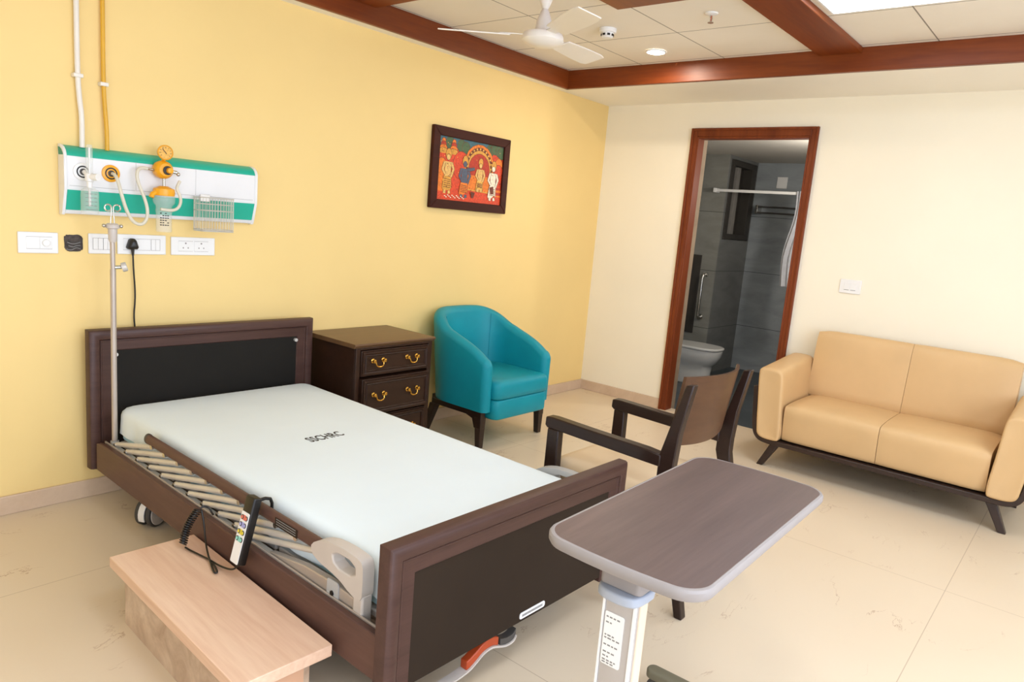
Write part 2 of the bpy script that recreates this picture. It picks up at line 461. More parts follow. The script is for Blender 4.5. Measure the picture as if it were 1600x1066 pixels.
w = MB().loft([bowl_ring(1, .338, -.16, -.695, .185), bowl_ring(1, .352, -.16, -.698, .188), bowl_ring(.98, .362, -.16, -.695, .186)])
build('lid', w, 'porcelain', t, bevel=.004)
w = MB().box(1.15, 1.51, -.15, -.02, .34, .72); build('cistern', w, 'porcelain', t, bevel=.02, seg=3)
t = thing('grab_bar', 'chrome upright grab bar on the grey tiled pier beyond the doorway', 'grab bar', (1.8, -.32, .8))
yb = -.215
build('bar', MB().tube([(1.79, yb, 1.03), (1.74, yb, 1.02), (1.73, yb, .99), (1.73, yb, .62), (1.74, yb, .59), (1.79, yb, .58)], .013, 12), 'chrome', t)
for z in (1.03, .58): build('flange', MB().cyl((1.799, yb, z), (1.785, yb, z), .03, 20), 'chrome', t)
t = thing('shower_rod', 'white shower rail crossing the top of the bathroom doorway', 'rail', (1.72, -1.05, 1.88))
build('rod', MB().box(1.71, 1.73, -1.89, -.225, 1.868, 1.895), 'white_plastic', t, bevel=.003)
build('bracket', MB().box(1.70, 1.799, -.25, -.222, 1.86, 1.903), 'white_plastic', t, bevel=.003)
build('bracket', MB().box(1.70, 1.74, -1.899, -1.88, 1.86, 1.903), 'white_plastic', t, bevel=.003)
rings = []
for k in range(17):
    f = k / 16; z = 1.90 - .89 * f
    yl = -1.065 - .02*math.sin(f*7) + .055*f; yr = yl - .14 - .03*f
    fr = [];
    for i in range(25):
        u = i / 24; fr.append((1.72 - .045*(1 if k else .8) + .02*math.sin(u*19 + f*1.5), yl + (yr-yl)*u, z))
    bk = [(p[0] - .004, p[1], p[2]) for p in reversed(fr)]
    rings.append(fr + bk)
tag(build('shower_curtain', MB().loft(rings), 'curtain_cloth', org=(1.67, -1.16, 1.0)), 'pale translucent curtain gathered at the right end of the shower rail', 'curtain')
t = thing('towel_rack', 'chrome two-bar towel rack on the far bathroom wall', 'towel rack', (2.5, -.7, 1.74))
for y in (-.40, -1.25): build('bracket', MB().box(2.43, 2.549, y - .012, y + .012, 1.70, 1.79), 'chrome', t, bevel=.004)
for x, z in ((2.46, 1.775), (2.44, 1.712)): build('rail', MB().cyl((x, -.39, z), (x, -1.26, z), .009, 12), 'dark_mark', t)
tag(build('wall_box', MB().box(2.535, 2.549, -.65, -.54, 1.98, 2.10), 'white_plastic', org=(2.549, -.6, 2.04), bevel=.004), 'small square white box high on the far bathroom wall', 'wall box')
tag(build('flush_plate', MB().box(1.79, 1.799, -.15, -.04, .40, 1.22), 'window_dark', org=(1.79, -.1, .8), bevel=.003), 'tall dark panel on the pier behind the toilet', 'wall panel')

# ------------------------------------------------------------------ ceiling things
t = thing('ceiling_fan', 'white three-bladed ceiling fan below the tiled ceiling', 'fan', (-2.49, -1.25, HC))
FX, FY = -2.49, -1.25
Tm = Matrix.Translation((FX, FY, 0))
build('canopy', MB().lathe([(.008, 2.372), (.022, 2.40), (.036, 2.44), (.045, 2.47), (.048, 2.50), (.046, HC - .001)], 24, Tm), 'fan_white', t)
build('rod', MB().cyl((FX, FY, 2.30), (FX, FY, 2.50), .009, 12), 'fan_white', t)
build('motor', MB().lathe([(.012, 2.385), (.02, 2.37), (.034, 2.335), (.038, 2.30), (.04, 2.288), (.06, 2.282), (.09, 2.274), (.096, 2.262), (.096, 2.244), (.088, 2.236), (.06, 2.222), (.03, 2.216), (.001, 2.215)], 36, Tm), 'fan_white', t)
for a in (4, 128, 241):
    A = math.radians(a); M = Matrix.Translation((FX, FY, 2.262)) @ Matrix.Rotation(A, 4, 'Z') @ Matrix.Rotation(math.radians(-13), 4, 'X')
    m = MB(); m.M = M
    rings = []
    for i in range(9):
        f = i / 8; x = .15 + .33*f; hw = .05 + .014*math.sin(f*PI*.6)
        if i == 8: hw *= .86
        rings.append([(x, -hw, -.003), (x, hw, -.003), (x, hw, .003), (x, -hw, .003)])
    m.loft(rings); b = build('blade', m, 'fan_white', t, bevel=.002)
    m = MB(); m.M = M; m.box(.085, .20, -.022, .022, .003, .008); build('bracket', m, 'fan_white', b, bevel=.002)
t = thing('smoke_detector', 'round white smoke detector on a ceiling tile right of the fan', 'smoke detector', (-1.60, -1.0, HC))
Tm = Matrix.Translation((-1.60, -1.0, 0))
build('base', MB().lathe([(.05, HC - .001), (.05, HC - .02), (.046, HC - .024), (.001, HC - .024)], 28, Tm), 'white_plastic', t)
build('sensor_head', MB().lathe([(.036, HC - .024), (.034, HC - .045), (.026, HC - .052), (.001, HC - .053)], 28, Tm), 'white_plastic', t)
m = MB()
for k in range(8):
    m.M = Tm @ Matrix.Rotation(k*PI/4, 4, 'Z'); m.box(.032, .0375, -.008, .008, HC - .042, HC - .031)
build('vent', m, 'black_plastic', t)
t = thing('sprinkler', 'small red and chrome ceiling sprinkler in a white rose', 'sprinkler', (-1.652, -1.657, HC))
Tm = Matrix.Translation((-1.652, -1.657, 0))
build('escutcheon', MB().lathe([(.034, HC - .001), (.032, HC - .006), (.016, HC - .012), (.001, HC - .012)], 24, Tm), 'white_plastic', t)
m = MB(); m.M = Tm
m.tube([(-.006, 0, HC - .012), (-.013, 0, HC - .025), (-.004, 0, HC - .045)], .003, 8); m.tube([(.006, 0, HC - .012), (.013, 0, HC - .025), (.004, 0, HC - .045)], .003, 8)
build('frame', m, 'chrome', t)
build('bulb', MB().cyl((-1.652, -1.657, HC - .014), (-1.652, -1.657, HC - .044), .003, 10), 'orange_plastic', t)
build('deflector', MB().lathe([(.015, HC - .046), (.015, HC - .049), (.001, HC - .049)], 20, Tm), 'chrome', t)
def downlight(x, y, label, g=None):
    t = thing('downlight', label, 'ceiling light', (x, y, HC), group=g)
    Tm = Matrix.Translation((x, y, 0))
    build('trim_ring', MB().lathe([(.052, HC - .001), (.066, HC - .002), (.064, HC - .009), (.054, HC - .010), (.052, HC - .001)], 32, Tm, cap=False), 'white_plastic', t)
    build('lens', MB().lathe([(.053, HC - .001), (.052, HC - .008), (.001, HC - .0085)], 32, Tm), 'downlight_lens', t)
    return t
downlight(-1.047, -1.004, 'round white recessed downlight glowing beside the wooden ceiling border')
def led_panel(x, y, label, g=None):
    t = thing('ceiling_light_panel', label, 'ceiling light', (x, y, HC), group=g)
    m = MB(); h = .29
    m.box(x-h, x+h, y-h, y-h+.012, HC-.012, HC-.0005); m.box(x-h, x+h, y+h-.012, y+h, HC-.012, HC-.0005)
    m.box(x-h, x-h+.012, y-h+.012, y+h-.012, HC-.012, HC-.0005); m.box(x+h-.012, x+h, y-h+.012, y+h-.012, HC-.012, HC-.0005)
    build('frame', m, 'white_plastic', t)
    build('diffuser', MB().box(x-h+.012, x+h-.012, y-h+.012, y+h-.012, HC-.009, HC-.0005), 'led_panel', t)
led_panel(-1.730, -2.475, 'square white LED ceiling panel glowing above the sofa')
led_panel(-4.2, -3.0, 'unseen square LED ceiling panel added to light the bed end of the room')  # this panel and the next two are out of view, added for light
led_panel(-4.2, -4.4, 'unseen square LED ceiling panel added to light the front of the room')
led_panel(-1.715, -4.4, 'unseen square LED ceiling panel added to light the corner beyond the sofa')

# ------------------------------------------------------------------ framed painting
PX0, PX1, PZ0, PZ1 = -1.984, -1.242, 1.455, 1.972
t = thing('framed_painting', 'orange mural-style painting of standing figures in a dark wooden frame', 'painting', (-1.613, 0, 1.71))
m = MB(); fw = .058
for q in ([(PX0, PZ0), (PX1, PZ0), (PX1 - fw, PZ0 + fw), (PX0 + fw, PZ0 + fw)], [(PX1, PZ0), (PX1, PZ1), (PX1 - fw, PZ1 - fw), (PX1 - fw, PZ0 + fw)],
          [(PX1, PZ1), (PX0, PZ1), (PX0 + fw, PZ1 - fw), (PX1 - fw, PZ1 - fw)], [(PX0, PZ1), (PX0, PZ0), (PX0 + fw, PZ0 + fw), (PX0 + fw, PZ1 - fw)]):
    m.loft([[(a, -.002, b) for a, b in q], [(a, -.032, b) for a, b in q]])
build('frame', m, 'frame_wood', t, bevel=.004)
IX0, IX1, IZ0, IZ1 = PX0 + fw - .003, PX1 - fw + .003, PZ0 + fw - .003, PZ1 - fw + .003
PM = ['p_red', 'p_orange', 'p_deep', 'p_yellow', 'p_skin', 'p_blue', 'p_white', 'p_green', 'p_teal', 'p_brown', 'p_gold']
pm = MB(); layer = [0]
def U(u, v): return IX0 + (IX1 - IX0)*u, IZ1 - (IZ1 - IZ0)*v
def poly(col, pts):
    layer[0] += 1; pm.cur = PM.index(col); y = -.0172 - .00003*layer[0]
    pm.disc([(U(a, b)[0], y, U(a, b)[1]) for a, b in pts])
def ell(col, u, v, ru, rv, n=18, a0=0, a1=2*PI, line=True):
    if line and ru > .015: ell('p_brown', u, v, ru + .0045, rv + .007, n, a0, a1, False)
    poly(col, [(u + ru*math.cos(a0 + (a1-a0)*i/n), v + rv*math.sin(a0 + (a1-a0)*i/n)) for i in range(n + (0 if a1-a0 > 6 else 1))])
def limb(col, pts, ws, line=True):
    if line and max(ws) > .008: limb('p_brown', pts, [w_ + .0045 for w_ in ws], False)
    L = []; R_ = []
    for i, (a, b) in enumerate(pts):
        p = pts[max(i-1, 0)]; q = pts[min(i+1, len(pts)-1)]; dx, dy = q[0]-p[0], (q[1]-p[1])*.66; l = math.hypot(dx, dy) or 1
        nx, ny = -dy/l, dx/l; L.append((a + nx*ws[i], b + ny*ws[i]/.66)); R_.append((a - nx*ws[i], b - ny*ws[i]/.66))
    poly(col, L + R_[::-1])
pm.cur = 0; pm.box(IX0, IX1, -.017, -.004, IZ0, IZ1)
poly('p_teal', [(.0, 0), (1, 0), (1, .16), (0, .16)])
for u in (.16, .33, .40, .78, .86, .93, .97): ell('p_green', u, .10 + .04*math.sin(u*20), .06, .10)
for u in (.07, .22): 
    for k in range(4): ell(('p_orange', 'p_deep', 'p_orange', 'p_gold')[k], u, .08 + .05*k, .025 + .012*k, .045)
    poly('p_red', [(u-.07, .27), (u+.07, .27), (u+.07, .5), (u-.07, .5)])
ell('p_red', .34, .42, .12, .22); ell('p_orange', .06, .62, .10, .28)
ell('p_orange', .62, .40, .235, .36); ell('p_brown', .62, .41, .205, .32); ell('p_gold', .62, .42, .18, .285); ell('p_deep', .62, .45, .165, .26)
for k in range(13):
    a = PI + PI*k/12; ell('p_yellow', .62 + .192*math.cos(a), .41 + .30*math.sin(a), .012, .018, 10)
ell('p_orange', .93, .33, .06, .12); ell('p_red', .93, .42, .07, .10)
poly('p_orange', [(.45, .55), (.80, .55), (.80, .80), (.45, .80)]); poly('p_gold', [(.45, .78), (.80, .80), (.80, .82), (.45, .80)])
for k in range(4): poly(('p_deep', 'p_orange')[k % 2], [(.86, .70 + .045*k), (1, .70 + .045*k), (1, .735 + .045*k), (.86, .735 + .045*k)])
poly('p_red', [(0, .86), (1, .86), (1, 1), (0, 1)])
def person(u, head, skin, robe, robe2, foot, s=1.0):
    h = head
    ell('p_gold', u, h - .03, .04*s, .085*s); ell(skin, u, h + .02, .026*s, .045*s)
    limb(robe2, [(u, h + .09*s), (u, h + .24*s), (u, h + .34*s)], [.05*s, .042*s, .05*s])
    limb(skin, [(u - .05*s, h + .10*s), (u - .075*s, h + .22*s), (u - .03*s, h + .30*s)], [.016*s, .015*s, .012*s])
    limb(skin, [(u + .05*s, h + .10*s), (u + .08*s, h + .20*s), (u + .05*s, h + .33*s)], [.016*s, .015*s, .012*s])
    limb(robe, [(u, h + .32*s), (u - .005, h + .5*s), (u, foot)], [.052*s, .065*s, .05*s])
    for k in range(5): 
        v = h + .36*s + (foot - h - .38*s)*k/5; limb('p_brown', [(u - .05*s, v), (u + .05*s, v + .01)], [.003, .003])
    limb(skin, [(u - .03*s, foot), (u - .035*s, foot + .05)], [.014, .018]); limb(skin, [(u + .03*s, foot), (u + .035*s, foot + .05)], [.014, .018])
person(.15, .30, 'p_skin', 'p_gold', 'p_skin', .84)
person(.40, .37, 'p_blue', 'p_orange', 'p_blue', .88); limb('p_blue', [(.44, .47), (.50, .46), (.55, .44)], [.018, .015, .012])
person(.64, .36, 'p_skin', 'p_yellow', 'p_skin', .76, .85)
person(.85, .38, 'p_white', 'p_white', 'p_white', .88, .98); limb('p_brown', [(.83, .70), (.85, .82)], [.03, .02])
random.seed(21)
for k in range(70):
    u_, v_ = random.uniform(.02, .98), random.uniform(.04, .84); ell(random.choice(('p_gold', 'p_yellow', 'p_deep', 'p_brown')), u_, v_, .006, .008, 8)
for k in range(14): ell('p_white', .12 + .3*k/14, .93 + .02*math.sin(k*2.1), .012, .008, 8)
poly('p_brown', [(.5, .82), (.57, .83), (.55, .92), (.52, .92)])
build('picture', pm, PM, t, smooth=0)

# ------------------------------------------------------------------ bed
BED = Matrix.Translation((-3.454, -.12, 0)) @ Matrix.Rotation(math.radians(-1.0), 4, 'Z')
bed = thing('hospital_bed', 'low hospital bed with dark brown head and foot boards and metal side rails', 'bed', (0, -1.03, 0), BED)
def board(name, yf, th, ztop, zbot, side, panelmat, zpan):
    """moulded board; side = -1 shows its moulded face towards -y"""
    hw = .564; y_back = yf - side*th
    root = MB()
    # outline path: left post, top rail, right post with a rounded bead section mitred at the corners
    def frame_ring(inset, dy):
        y = yf + side*dy
        return [(-hw + inset, y, zbot), (-hw + inset, y, ztop - inset), (hw - inset, y, ztop - inset), (hw - inset, y, zbot)]
    secs = [(.0, -th), (.0, -.016), (.003, -.006), (.010, 0.0), (.024, .003), (.038, .001), (.044, -.003), (.047, -.010), (.0485, -.0065), (.052, -.006), (.055, -.009), (.094, -.009), (.098, -.014), (.098, -th)]
    rings = [frame_ring(i, d) for i, d in secs]
    n = 4; vs = [p for r in rings for p in r]; fs = []
    for a in range(len(rings)):
        b = (a + 1) % len(rings)
        for j in range(3): fs.append((a*n+j, a*n+j+1, b*n+j+1, b*n+j))
    fs.append(tuple(a*n for a in range(len(rings)))); fs.append(tuple(a*n+3 for a in range(len(rings))))
    root.add(vs, fs)
    f = build(name, root, 'bed_wood_x', bed, smooth=30)
    build('inset_panel', MB().box(-hw + .097, hw - .097, yf - side*.014, yf - side*(th - .004), zpan, ztop - .097), panelmat, f, bevel=.001)
    return f
hb = board('headboard', 0.0, .045, .797, .165, -1, 'head_panel', .165)
for x, z in ((.455, .683), (-.455, .683)): build('bolt', MB().cyl((x, -.001+.013, z), (x, -.004, z), .009, 16), 'aluminium', hb)
fb = board('footboard', -2.062, .045, .577, .122, -1, 'bed_panel', .142)
# label strip on the footboard
def strip(parent, x0, x1, z0, z1, y):
    l = build('label_strip', MB().prism(rrect(x0, x1, z0, z1, .008, 4), y, y - .002, 'y'), 'white_plastic', parent)
    l['label'] = 'white label strip'
    m = MB(); n = 26
    for k in range(n):
        a = x0 + .012 + (x1 - x0 - .024)*k/n; m.box(a, a + (x1-x0)/n*.55, y - .0026, y - .002, (z0+z1)/2 - .004, (z0+z1)/2 + .004)
    build('fine_print', m, 'grey_print', l)
strip(fb, .005, .135, .152, .174, -2.048)
for s in (-1, 1):
    x = s*.545
    m = MB().prism([(-.045, .178), (-.045, .300), (-.07, .306), (-.10, .312), (-2.017, .312), (-2.017, .178)], x - .011, x + .011, 'x')
    build('side_panel', m, 'bed_wood_y', bed, bevel=.004)
    m = MB().box(x - s*.0145 - .003, x - s*.0145 + .003, -2.0, -.08, .275, .316); build('edge_channel', m, 'pale_steel', bed, bevel=.001)
# steel frame under the mattress
m = MB()
for x in (-.43, .43): m.box(x - .02, x + .02, -2.0, -.06, .20, .255)
for y in (-.2, -.7, -1.2, -1.7, -1.97): m.box(-.52, .52, y - .02, y + .02, .205, .25)
build('steel_frame', m, 'pale_steel', bed, bevel=.003)
m = MB()
for a, b in ((-.09, -.62), (-.64, -1.0), (-1.02, -1.38), (-1.40, -1.98)): m.box(-.475, .475, b, a, .285, .308)
build('deck', m, 'grey_plastic', bed, bevel=.004)
m = MB()
for x in (-.3, .3): m.box(x - .02, x + .02, -1.75, -.35, .11, .15)
for y in (-.35, -1.75): m.box(-.46, .46, y - .025, y + .025, .11, .16)
for y in (-.35, -1.75):
    for x in (-.43, .43): m.box(x - .015, x + .015, y - .02, y + .02, .15, .21)
build('underframe', m, 'dark_mark', bed, bevel=.003)
for x, y, turn in ((-.448, -.355, -62), (.40, -.33, 40), (-.38, -1.90, -30), (.40, -1.84, 20)):
    Cm = Matrix.Translation((x, y, 0)) @ Matrix.Rotation(math.radians(turn), 4, 'Z')
    m = MB(); m.M = Cm; m.cyl((0, 0, .108), (0, 0, .16), .02, 16)
    cst = build('caster', m, 'grey_plastic', bed)
    m = MB(); m.M = Cm; m.cyl((-.03, 0, .062), (.03, 0, .062), .008, 12); build('axle', m, 'chrome', cst)
    for dx in (-1, 1):
        Mx = Cm @ Matrix.Translation((dx*.0265, 0, .062)) @ Matrix.Rotation(dx*PI/2, 4, 'Y')
        wh = build('wheel', MB().lathe([(.03, -.011), (.058, -.011), (.062, -.007), (.062, .006), (.058, .010), (.03, .010)], 36, Mx), 'rubber', cst)
        build('wheel_cover', MB().lathe([(.001, .0102), (.050, .0102), (.0525, .0125), (.050, .0150), (.001, .0165)], 36, Mx), 'grey_plastic', wh)
        m = MB()
        for k in range(6):
            m.M = Mx; m.box(-.006 - .008*k + .020, -.0105 - .008*k + .020, .006, .020, .0150, .0168)
        build('wheel_vent', m, 'black_plastic', wh)
    m = MB(); m.M = Cm; prof = []
    for i in range(17):
        a = PI*(-.17 + 1.30*i/16)
        prof.append((.066*math.cos(a), .062 + .066*math.sin(a)))
    inner = [(.060*p[0]/.066, .062 + .060*(p[1] - .062)/.066) for p in prof]
    m.prism(prof + inner[::-1], -.0145, .0145, 'x'); build('hood', m, 'white_plastic', cst, bevel=.001)
# brake pedal by the foot casters
pl_ = chaikin([(-.42, .050), (-.34, .062), (-.22, .066), (-.18, .084), (-.15, .102), (-.11, .106), (-.075, .092), (-.04, .080), (-.005, .082), (.004, .098)], 2)
m = MB().prism([tuple(p) for p in pl_] + [(p[0], p[1] - .006) for p in reversed(pl_)], -2.045, -2.010, 'y')
ped = build('brake_pedal', m, 'grey_plastic', bed)
pu = [p for p in pl_ if -.225 < p[0] < -.075]
m = MB().prism([(p[0], p[1] + .0002) for p in pu] + [(p[0], p[1] + .030) for p in reversed(pu)], -2.040, -2.012, 'y')
o = build('pedal_pad', m, 'orange_plastic', ped, bevel=.003); o['label'] = 'orange pedal pad'
pu = [p for p in pl_ if p[0] > -.078]
m = MB().prism([(p[0], p[1] + .0002) for p in pu] + [(p[0], p[1] + .022) for p in reversed(pu)], -2.040, -2.012, 'y')
o = build('pedal_grip', m, 'dark_mark', ped, bevel=.003); o['label'] = 'dark grey ribbed end of the pedal'
# folding side rails
def yz_outline(pts, x0, x1): return MB().prism(pts, x0, x1, 'x')
def resample(p, n, c):
    out = []
    for k in range(n):
        a = 2*PI*k/n; d = Vector((math.cos(a), math.sin(a))); best = None
        for i in range(len(p)):
            A = Vector(p[i]) - c; B = Vector(p[(i+1) % len(p)]) - c; e = B - A
            den = d.x*e.y - d.y*e.x
            if abs(den) < 1e-12: continue
            tt = (A.x*e.y - A.y*e.x)/den; uu = (A.x*d.y - A.y*d.x)/den
            if tt > 0 and -1e-9 <= uu <= 1+1e-9 and (best is None or tt > best): best = tt
        out.append(c + d*(best or .01))
    return out
def side_rail(s):
    XR = s*.5115 if s < 0 else s*.521; dz = 0 if s < 0 else -.028
    r = build('side_rail', MB().tube([(XR, -.49, .432 + dz), (XR, -1.69, .432 + dz)], .0195, 14, flat=(.8, 1.05)), 'bed_wood_y', bed)
    r['label'] = 'folding side rail with brown top bar'
    build('end_cap', MB().tube([(XR, -.477, .432 + dz), (XR, -.492, .432 + dz)], .0205, 14, flat=(.8, 1.05)), 'dark_mark', r)
    build('lower_rail', MB().box(XR - .010, XR + .010, -1.80, -.135, .296, .308), 'aluminium', r, bevel=.002)
    for i in range(11):
        yl = -.155 - .115*i; yu = yl - .375
        b = build('rail_bar', MB().tube([(XR, yl, .318), (XR, yu, .410 + dz)], .0105, 10, flat=(.9, 1.0)), 'aluminium', r)
        for y_, z_ in ((yl, .316), (yu, .412 + dz)):
            build('pivot', MB().cyl((XR - .0115, y_, z_), (XR + .0115, y_, z_), .0095, 12), 'chrome', b)
    D1 = [(-1.660, .415), (-1.672, .446), (-1.735, .472), (-1.81, .480), (-1.888, .477), (-1.910, .468), (-1.914, .44), (-1.914, .350), (-1.866, .358), (-1.80, .384), (-1.70, .396)]
    hole = chaikin([(-1.768, .455), (-1.876, .457), (-1.880, .412), (-1.782, .410)], 1, True)
    c = Vector((-1.825, .433)); n = 72
    A = resample(chaikin(D1, 1, True), n, c); B = resample(hole, n, c)
    m = MB()
    for x0, x1 in ((XR - .021, XR + .021),):
        ra = [(x0, p.x, p.y) for p in A]; rb = [(x1, p.x, p.y) for p in A]; rc = [(x1, p.x, p.y) for p in B]; rd = [(x0, p.x, p.y) for p in B]
        m.loft([ra, rb, rc, rd, ra], cap=False)
    h = build('end_handle', m, 'grey_plastic' if s < 0 else 'rail_grey', r, bevel=.004)
    h['label'] = 'grey plastic end handle of the rail'
    m = MB().box(XR - .018, XR + .018, -1.9135, -1.870, .235, .372); build('handle_post', m, 'grey_plastic', h, bevel=.006)
    m = MB().prism([(-1.42, .312), (-1.62, .345), (-1.74, .350), (-1.80, .350), (-1.872, .345), (-1.872, .285), (-1.80, .275), (-1.62, .296), (-1.50, .300)], XR - .012, XR + .012, 'x')
    build('lever', m, 'pale_steel', h, bevel=.003)
    build('hinge_plate', MB().prism(rrect(-1.800, -1.745, .300, .362, .010, 4), XR + s*.0125, XR + s*.016, 'x'), 'rail_grey', h)
    build('screw', MB().cyl((XR + s*.019, -1.772, .322), (XR + s*.012, -1.772, .322), .008, 14), 'black_plastic', h)
    m = MB().box(XR - .014, XR + .014, -1.93, -1.82, .222, .234); build('foot_bracket', m, 'grey_plastic', r, bevel=.003)
    if s < 0:
        m = MB().prism([(-1.46, .418), (-1.46, .446), (-1.585, .446), (-1.585, .418)], XR - .0163, XR - .0158, 'x')
        st = build('rail_sticker', m, 'bed_panel', r)
        m = MB()
        for k in range(3):
            for q in range(14): m.box(XR - .0169, XR - .0163, -1.468 - .0078*q, -1.468 - .0078*q - .0055, .424 + .008*k, .427 + .008*k)
        build('fine_print', m, 'grey_print', st)
    return r
side_rail(-1); side_rail(1)
lp = build('lock_plate', MB().box(-.528, -.482, -1.990, -1.955, .262, .270), 'chrome', bed, bevel=.002)
build('lock_pin', MB().cyl((-.505, -1.972, .270), (-.505, -1.972, .292), .009, 14), 'chrome', lp)
build('pole_socket', MB().cyl((-.499, -.098, .235), (-.499, -.098, .3165), .017, 18), 'aluminium', bed)

# mattress under its sheet
mt = thing('mattress', 'bed mattress under a smooth white sheet printed with black letters', 'mattress', (0, -1.0, .308), BED)
MX0, MX1, MY0, MY1 = -.472, .492, -2.005, -.055
def peri(inset, z, wave=0.0, n=220):
    out = []; base = rrect(MX0 + inset, MX1 - inset, MY0 + inset, MY1 - inset, max(.05 - inset*.3, .02), 8)
    P = [Vector(p) for p in base]; L = [0]
    for i in range(len(P)): L.append(L[-1] + (P[(i+1) % len(P)] - P[i]).length)
    for k in range(n):
        d = L[-1]*k/n; i = max(j for j in range(len(P)) if L[j] <= d + 1e-9)
        q = P[i].lerp(P[(i+1) % len(P)], (d - L[i])/max(L[i+1]-L[i], 1e-9))
        cdir = Vector((q.x - 0, q.y + 1.03)); cdir.x = cdir.x/.48; cdir.y = cdir.y/.98
        dd = Vector((1 if cdir.x > 0 else -1, 0)) if abs(cdir.x) > abs(cdir.y) else Vector((0, 1 if cdir.y > 0 else -1))
        wv = wave*(math.sin(d*31) + .6*math.sin(d*57 + 1.3) + .5*math.sin(d*13+2))*.5
        q = q + dd*wv*.5
        out.append((q.x, q.y, z))
    return out
build('core', MB().loft([peri(.02, .309), peri(.006, .32), peri(.006, .39), peri(.03, .42)]), 'mattress_blue', mt)
rings = []
r0 = peri(-.004, .33, .012)
rings.append([(p[0], p[1], .335 + .012*math.sin(p[0]*9 + p[1]*7)) for p in r0])
rings += [peri(-.003, .365, .011), peri(-.002, .40, .007), peri(-.001, .425, .003), peri(.004, .443), peri(.013, .4545), peri(.028, .461), peri(.05, .4635)]
for k in (.9, .72, .5, .28, .1): rings.append([(.01 + (p[0] - .01)*k, -1.03 + (p[1] + 1.03)*k, .4650) for p in rings[7]])
m = MB(); m.loft(rings, cap=False); n0 = len(rings[0]); m.f.append([ (len(rings)-1)*n0 + j for j in range(n0)]); m.mi.append(0)
build('sheet', m, 'sheet_cotton', mt, smooth=60)
ang = math.radians(8)
text_mesh('lettering', 'SSCHRC', .082, 'black_print', mt, Matrix.Translation((.018, -.928, .4656)) @ Matrix.Rotation(math.radians(2), 4, 'Z'), fit=.168)

# hand control hanging on the rail
hc = thing('hand_control', 'black and white wired bed remote hanging from the near side rail', 'remote control', (-.57, -1.29, .226), BED)
HM = Matrix.Translation((-.5480, -1.368, .454)) @ Matrix.Rotation(math.radians(14), 4, 'Y')
m = MB(); m.M = HM @ Matrix.Diagonal((1, 1, 1, 1)); m.box(-.022, .008, -.026, .026, -.186, .034); build('housing', m, 'black_plastic', hc, bevel=.006, seg=3)
m = MB(); m.M = HM; m.prism(rrect(-.022, .022, -.182, -.018, .004, 3), -.0235, -.0215, 'x'); fp = build('faceplate', m, 'white_plastic', hc)
for k, c in enumerate(('button_red', 'button_blue', 'button_yellow', 'button_teal')):
    z = -.036 - .023*k
    m = MB(); m.M = HM; m.box(-.0242, -.0233, -.008, .008, z - .008, z + .008); build('symbol', m, c, fp)
    for y in (-.012, .012):
        m = MB(); m.M = HM @ Matrix.Translation((-.0236, y, z)) @ Matrix.Rotation(-PI/2, 4, 'Y')
        m.lathe([(.0078, -.0005), (.0078, .0012), (.006, .002), (.001, .002)], 16); b = build('button', m, 'dark_mark', fp)
        m = MB(); m.M = HM @ Matrix.Translation((-.0236, y, z)) @ Matrix.Rotation(-PI/2, 4, 'Y')
        m.lathe([(.0055, .0015), (.005, .0026), (.001, .0026)], 14); build('button_cap', m, c, b)
m = MB().tube([(-.548, -1.371, .466), (-.53, -1.371, .473), (-.511, -1.371, .474), (-.493, -1.371, .468), (-.4865, -1.371, .452), (-.4865, -1.371, .43)], .0055, 10)
build('hook', m, 'black_plastic', hc)
coil = []; NT_ = 16
A_, B_ = Vector((-.576, -1.050, .344)), Vector((-.640, -1.075, .2425))
ax_ = (B_ - A_).normalized(); u_ = ax_.cross(Vector((0, 1, 0))).normalized(); v_ = ax_.cross(u_)
for i in range(NT_*10 + 1):
    a = 2*PI*i/10; f = i/(NT_*10)
    c_ = A_.lerp(B_, f) + Vector((-.006, .010, 0))*math.sin(PI*f)
    coil.append(c_ + u_*.0125*math.cos(a) + v_*.0125*math.sin(a))
build('coiled_cord', MB().tube(coil, .0024, 6), 'black_plastic', hc)
build('cord', MB().tube(chaikin([(-.572, -1.052, .346), (-.56, -1.055, .352), (-.542, -1.06, .345), (-.5405, -1.072, .330), (-.5405, -1.085, .326)], 2), .0035, 8), 'black_plastic', hc)
build('cord', MB().tube(chaikin([(-.636, -1.082, .232), (-.630, -1.11, .2285), (-.620, -1.16, .2285), (-.612, -1.21, .2285), (-.612, -1.28, .234), (-.604, -1.345, .244), (-.597, -1.364, .266)], 2), .0032, 8), 'black_plastic', hc)
build('cord', MB().tube(chaikin([(-.570, -1.060, .342), (-.568, -1.075, .30), (-.580, -1.11, .255), (-.602, -1.17, .238), (-.622, -1.235, .230), (-.638, -1.285, .2285), (-.640, -1.300, .2285), (-.632, -1.302, .2285), (-.622, -1.27, .2285), (-.616, -1.235, .2285)], 2), .0032, 8), 'black_plastic', hc)

